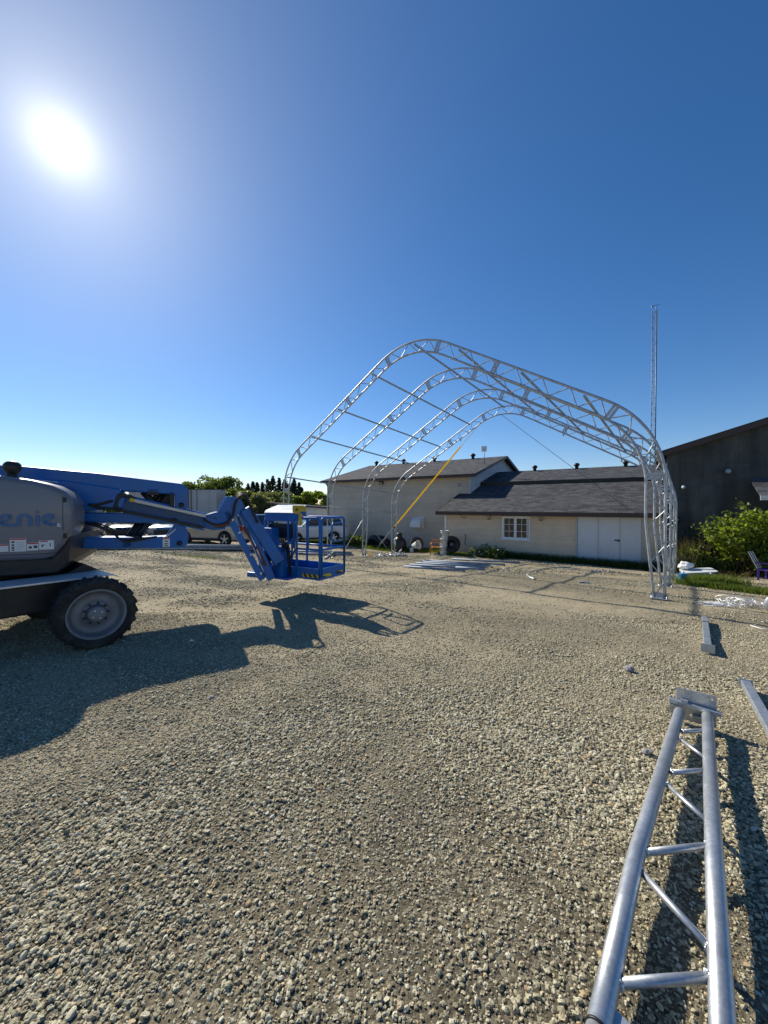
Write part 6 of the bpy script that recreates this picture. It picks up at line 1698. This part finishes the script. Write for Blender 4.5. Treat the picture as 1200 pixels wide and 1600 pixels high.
for i, (x_, z_, w_) in enumerate(((-.14, .95, .16), (.02, 1.0, .2), (.14, .9, .14), (0, .84, .2), (-.03, 1.1, .12), (.1, 1.02, .1))):
    m = MB(); m.box((x_, .275 - .002 * i, z_), (w_, .01, w_ * .8), ry=.4 * i); m.build('white_patch', 'white', t)
m = MB(); m.bar((0, .32, 0), (0, .34, .9), .04); m.build('stake', 'wood', t)
p = wall_pt(676, 858); t = thing('canopy_frame', 'dark open window frame of a truck cap standing against the wall', 'frame', p, BR)
for a, b in (((-.1, .5, .5), (.12, .55, 1.25)), ((.12, .55, 1.25), (1.25, .55, 1.25)), ((1.25, .55, 1.25), (1.32, .5, .5)), ((-.15, .5, .52), (1.4, .5, .52))):
    m = MB(); m.bar(a, b, .09, .1); m.build('frame_bar', 'black', t, bevel=.02)
m = MB(); m.box((.6, .5, .26), (1.5, .5, .5)); m.build('lower_shell', 'black_steel', t, bevel=.06)
p = wall_pt(681, 866); t = thing('orange_chair', 'small orange wooden chair frame standing in the grass by the junk', 'chair', p, BR + .25)
for x_ in (-.26, .26):
    for y_ in (-.2, .2):
        m = MB(); m.bar((x_, y_, 0), (x_, y_, .48 if y_ < 0 else .78), .05); m.build('leg', 'orange_wood', t)
    m = MB(); m.bar((x_, -.22, .55), (x_, .22, .62), .05); m.build('arm_rest', 'orange_wood', t)
for z_ in (.40, .62, .76):
    m = MB(); m.bar((-.26, .2, z_), (.26, .2, z_), .05); m.build('back_slat', 'orange_wood', t)
m = MB(); m.box((0, 0, .38), (.5, .4, .04)); m.build('seat', 'orange_wood', t)
p = wall_pt(693, 867)
def bucket(label, z, r, h, dx, tilt=0):
    t = thing('white_bucket', label, 'bucket', (p.x + dx, p.y, p.z + z), 0, 'white buckets stacked at the annex corner')
    m = MB(); m.lathe([(.001, 0), (r * .82, 0), (r * .86, .02), (r, h), (r * 1.07, h), (r * 1.07, h + .035), (r * .95, h + .035), (r * .95, h - .02), (.001, h - .03)], n=20); m.build('pail', 'plastic_white', t)
    m = MB(); m.tube([(r * math.cos(R(a)) * 1.06, -.03 - r * .5 * math.sin(R(a)), h - .04 - r * .9 * math.sin(R(a))) for a in range(0, 181, 20)], .008, 6); m.build('bail', 'black_steel', t)
bucket('lowest bucket of the white stack at the annex corner', 0, .19, .42, 0)
bucket('second bucket of the white stack at the annex corner', .44, .2, .4, .02)
bucket('third bucket of the white stack at the annex corner', .86, .21, .3, .06)
bucket('topmost shallow bucket of the white stack at the annex corner', 1.18, .22, .1, .05)
heap('tin_scraps', 'flattened grey scraps in the grass before the orange chair', 'scraps', wall_pt(688, 868), 10, (.4, .15), .25, 'galv', seed=12, hgt=.03)

# tub, bottle and planter by the near arch leg
p = on_ground(1089, 909); t = thing('plastic_tub', 'white plastic storage tub with a loose lid in the grass at right', 'tub', p, R(-28))
def rrect(w, d, r, n=4):
    out = []
    for cx, cy, a0 in ((w - r, d - r, 0), (-w + r, d - r, 90), (-w + r, -d + r, 180), (w - r, -d + r, 270)):
        out += [(cx + r * math.cos(R(a0 + 90 * i / n)), cy + r * math.sin(R(a0 + 90 * i / n))) for i in range(n + 1)]
    return out
m = MB(); a = rrect(.36, .24, .07); b = rrect(.42, .29, .08); n_ = len(a)
m._add([(x, y, 0) for x, y in a] + [(x, y, .32) for x, y in b] + [(x * .95, y * .95, .32) for x, y in b] + [(x * .92, y * .92, .06) for x, y in a], [(q * n_ + i, q * n_ + (i + 1) % n_, (q + 1) * n_ + (i + 1) % n_, (q + 1) * n_ + i) for q in range(3) for i in range(n_)] + [tuple(range(3 * n_, 4 * n_)), tuple(range(n_ - 1, -1, -1))]); m.build('bin', 'plastic_white', t)
m = MB(); m.prism(rrect(.43, .30, .1), .335, .36, 'Z'); lid_ = m.build('lid', 'plastic_white', t, bevel=.01); lid_.rotation_euler = (R(4), R(-7), R(6)); lid_.location = (.05, -.03, .02)
blob('crumpled_bag', 'strap_white', t, (-.28, .05, .48), (.2, .15, .12), 6, .5)
p = on_ground(1067, 911); t = thing('blue_jug', 'blue plastic jug standing beside the white tub', 'jug', p)
m = MB(); m.prism(rrect(.10, .07, .03), .0, .30, 'Z'); m.build('body', 'bluebottle', t, bevel=.02)
m = MB(); m.lathe([(.03, .3), (.03, .35), (.001, .355)], n=14); m.build('cap', 'white', t)
p = Vector((11.55, 15.2, g(11.55, 15.2))); t = thing('wooden_planter', 'weathered wooden box against the barn corner behind the arch leg', 'planter', p, BR)
for i in range(4):
    m = MB(); m.box((0, -.3, .09 + i * .175), (.9, .03, .165)); m.build('plank', 'wood', t)
m = MB(); m.box((0, .0, .34), (.86, .54, .62)); m.build('box_body', 'wood', t)
pc2 = on_ground(1200, 884); pc2 = Vector((15.0, 14.6, g(15.0, 14.6)))
pq = at_depth(1203, 880, 12.9)
t = thing('garden_chair', 'purple chair with white back slat at the right edge', 'chair', (pq.x, 12.9, g(pq.x, 12.9)), R(20))
m = MB(); m.box((0, 0, .36), (.5, .5, .06)); m.build('seat', 'purple', t, bevel=.02)
for x_ in (-.22, .22):
    for y_ in (-.2, .2):
        m = MB(); m.bar((x_, y_, 0), (x_, y_, .36), .05); m.build('leg', 'purple', t)
    m = MB(); m.bar((x_, -.2, .36), (x_ , -.2, .56), .05); m.build('arm_post', 'purple', t)
    m = MB(); m.box((x_, 0, .58), (.08, .5, .04)); m.build('arm_rest', 'purple', t)
for i in range(3):
    m = MB(); m.bar((-.3 + i * .12 + .05, .22, .4), (-.42 + i * .12 + .05, .42, .95), .1, .025); m.build('back_slat', 'white', t)
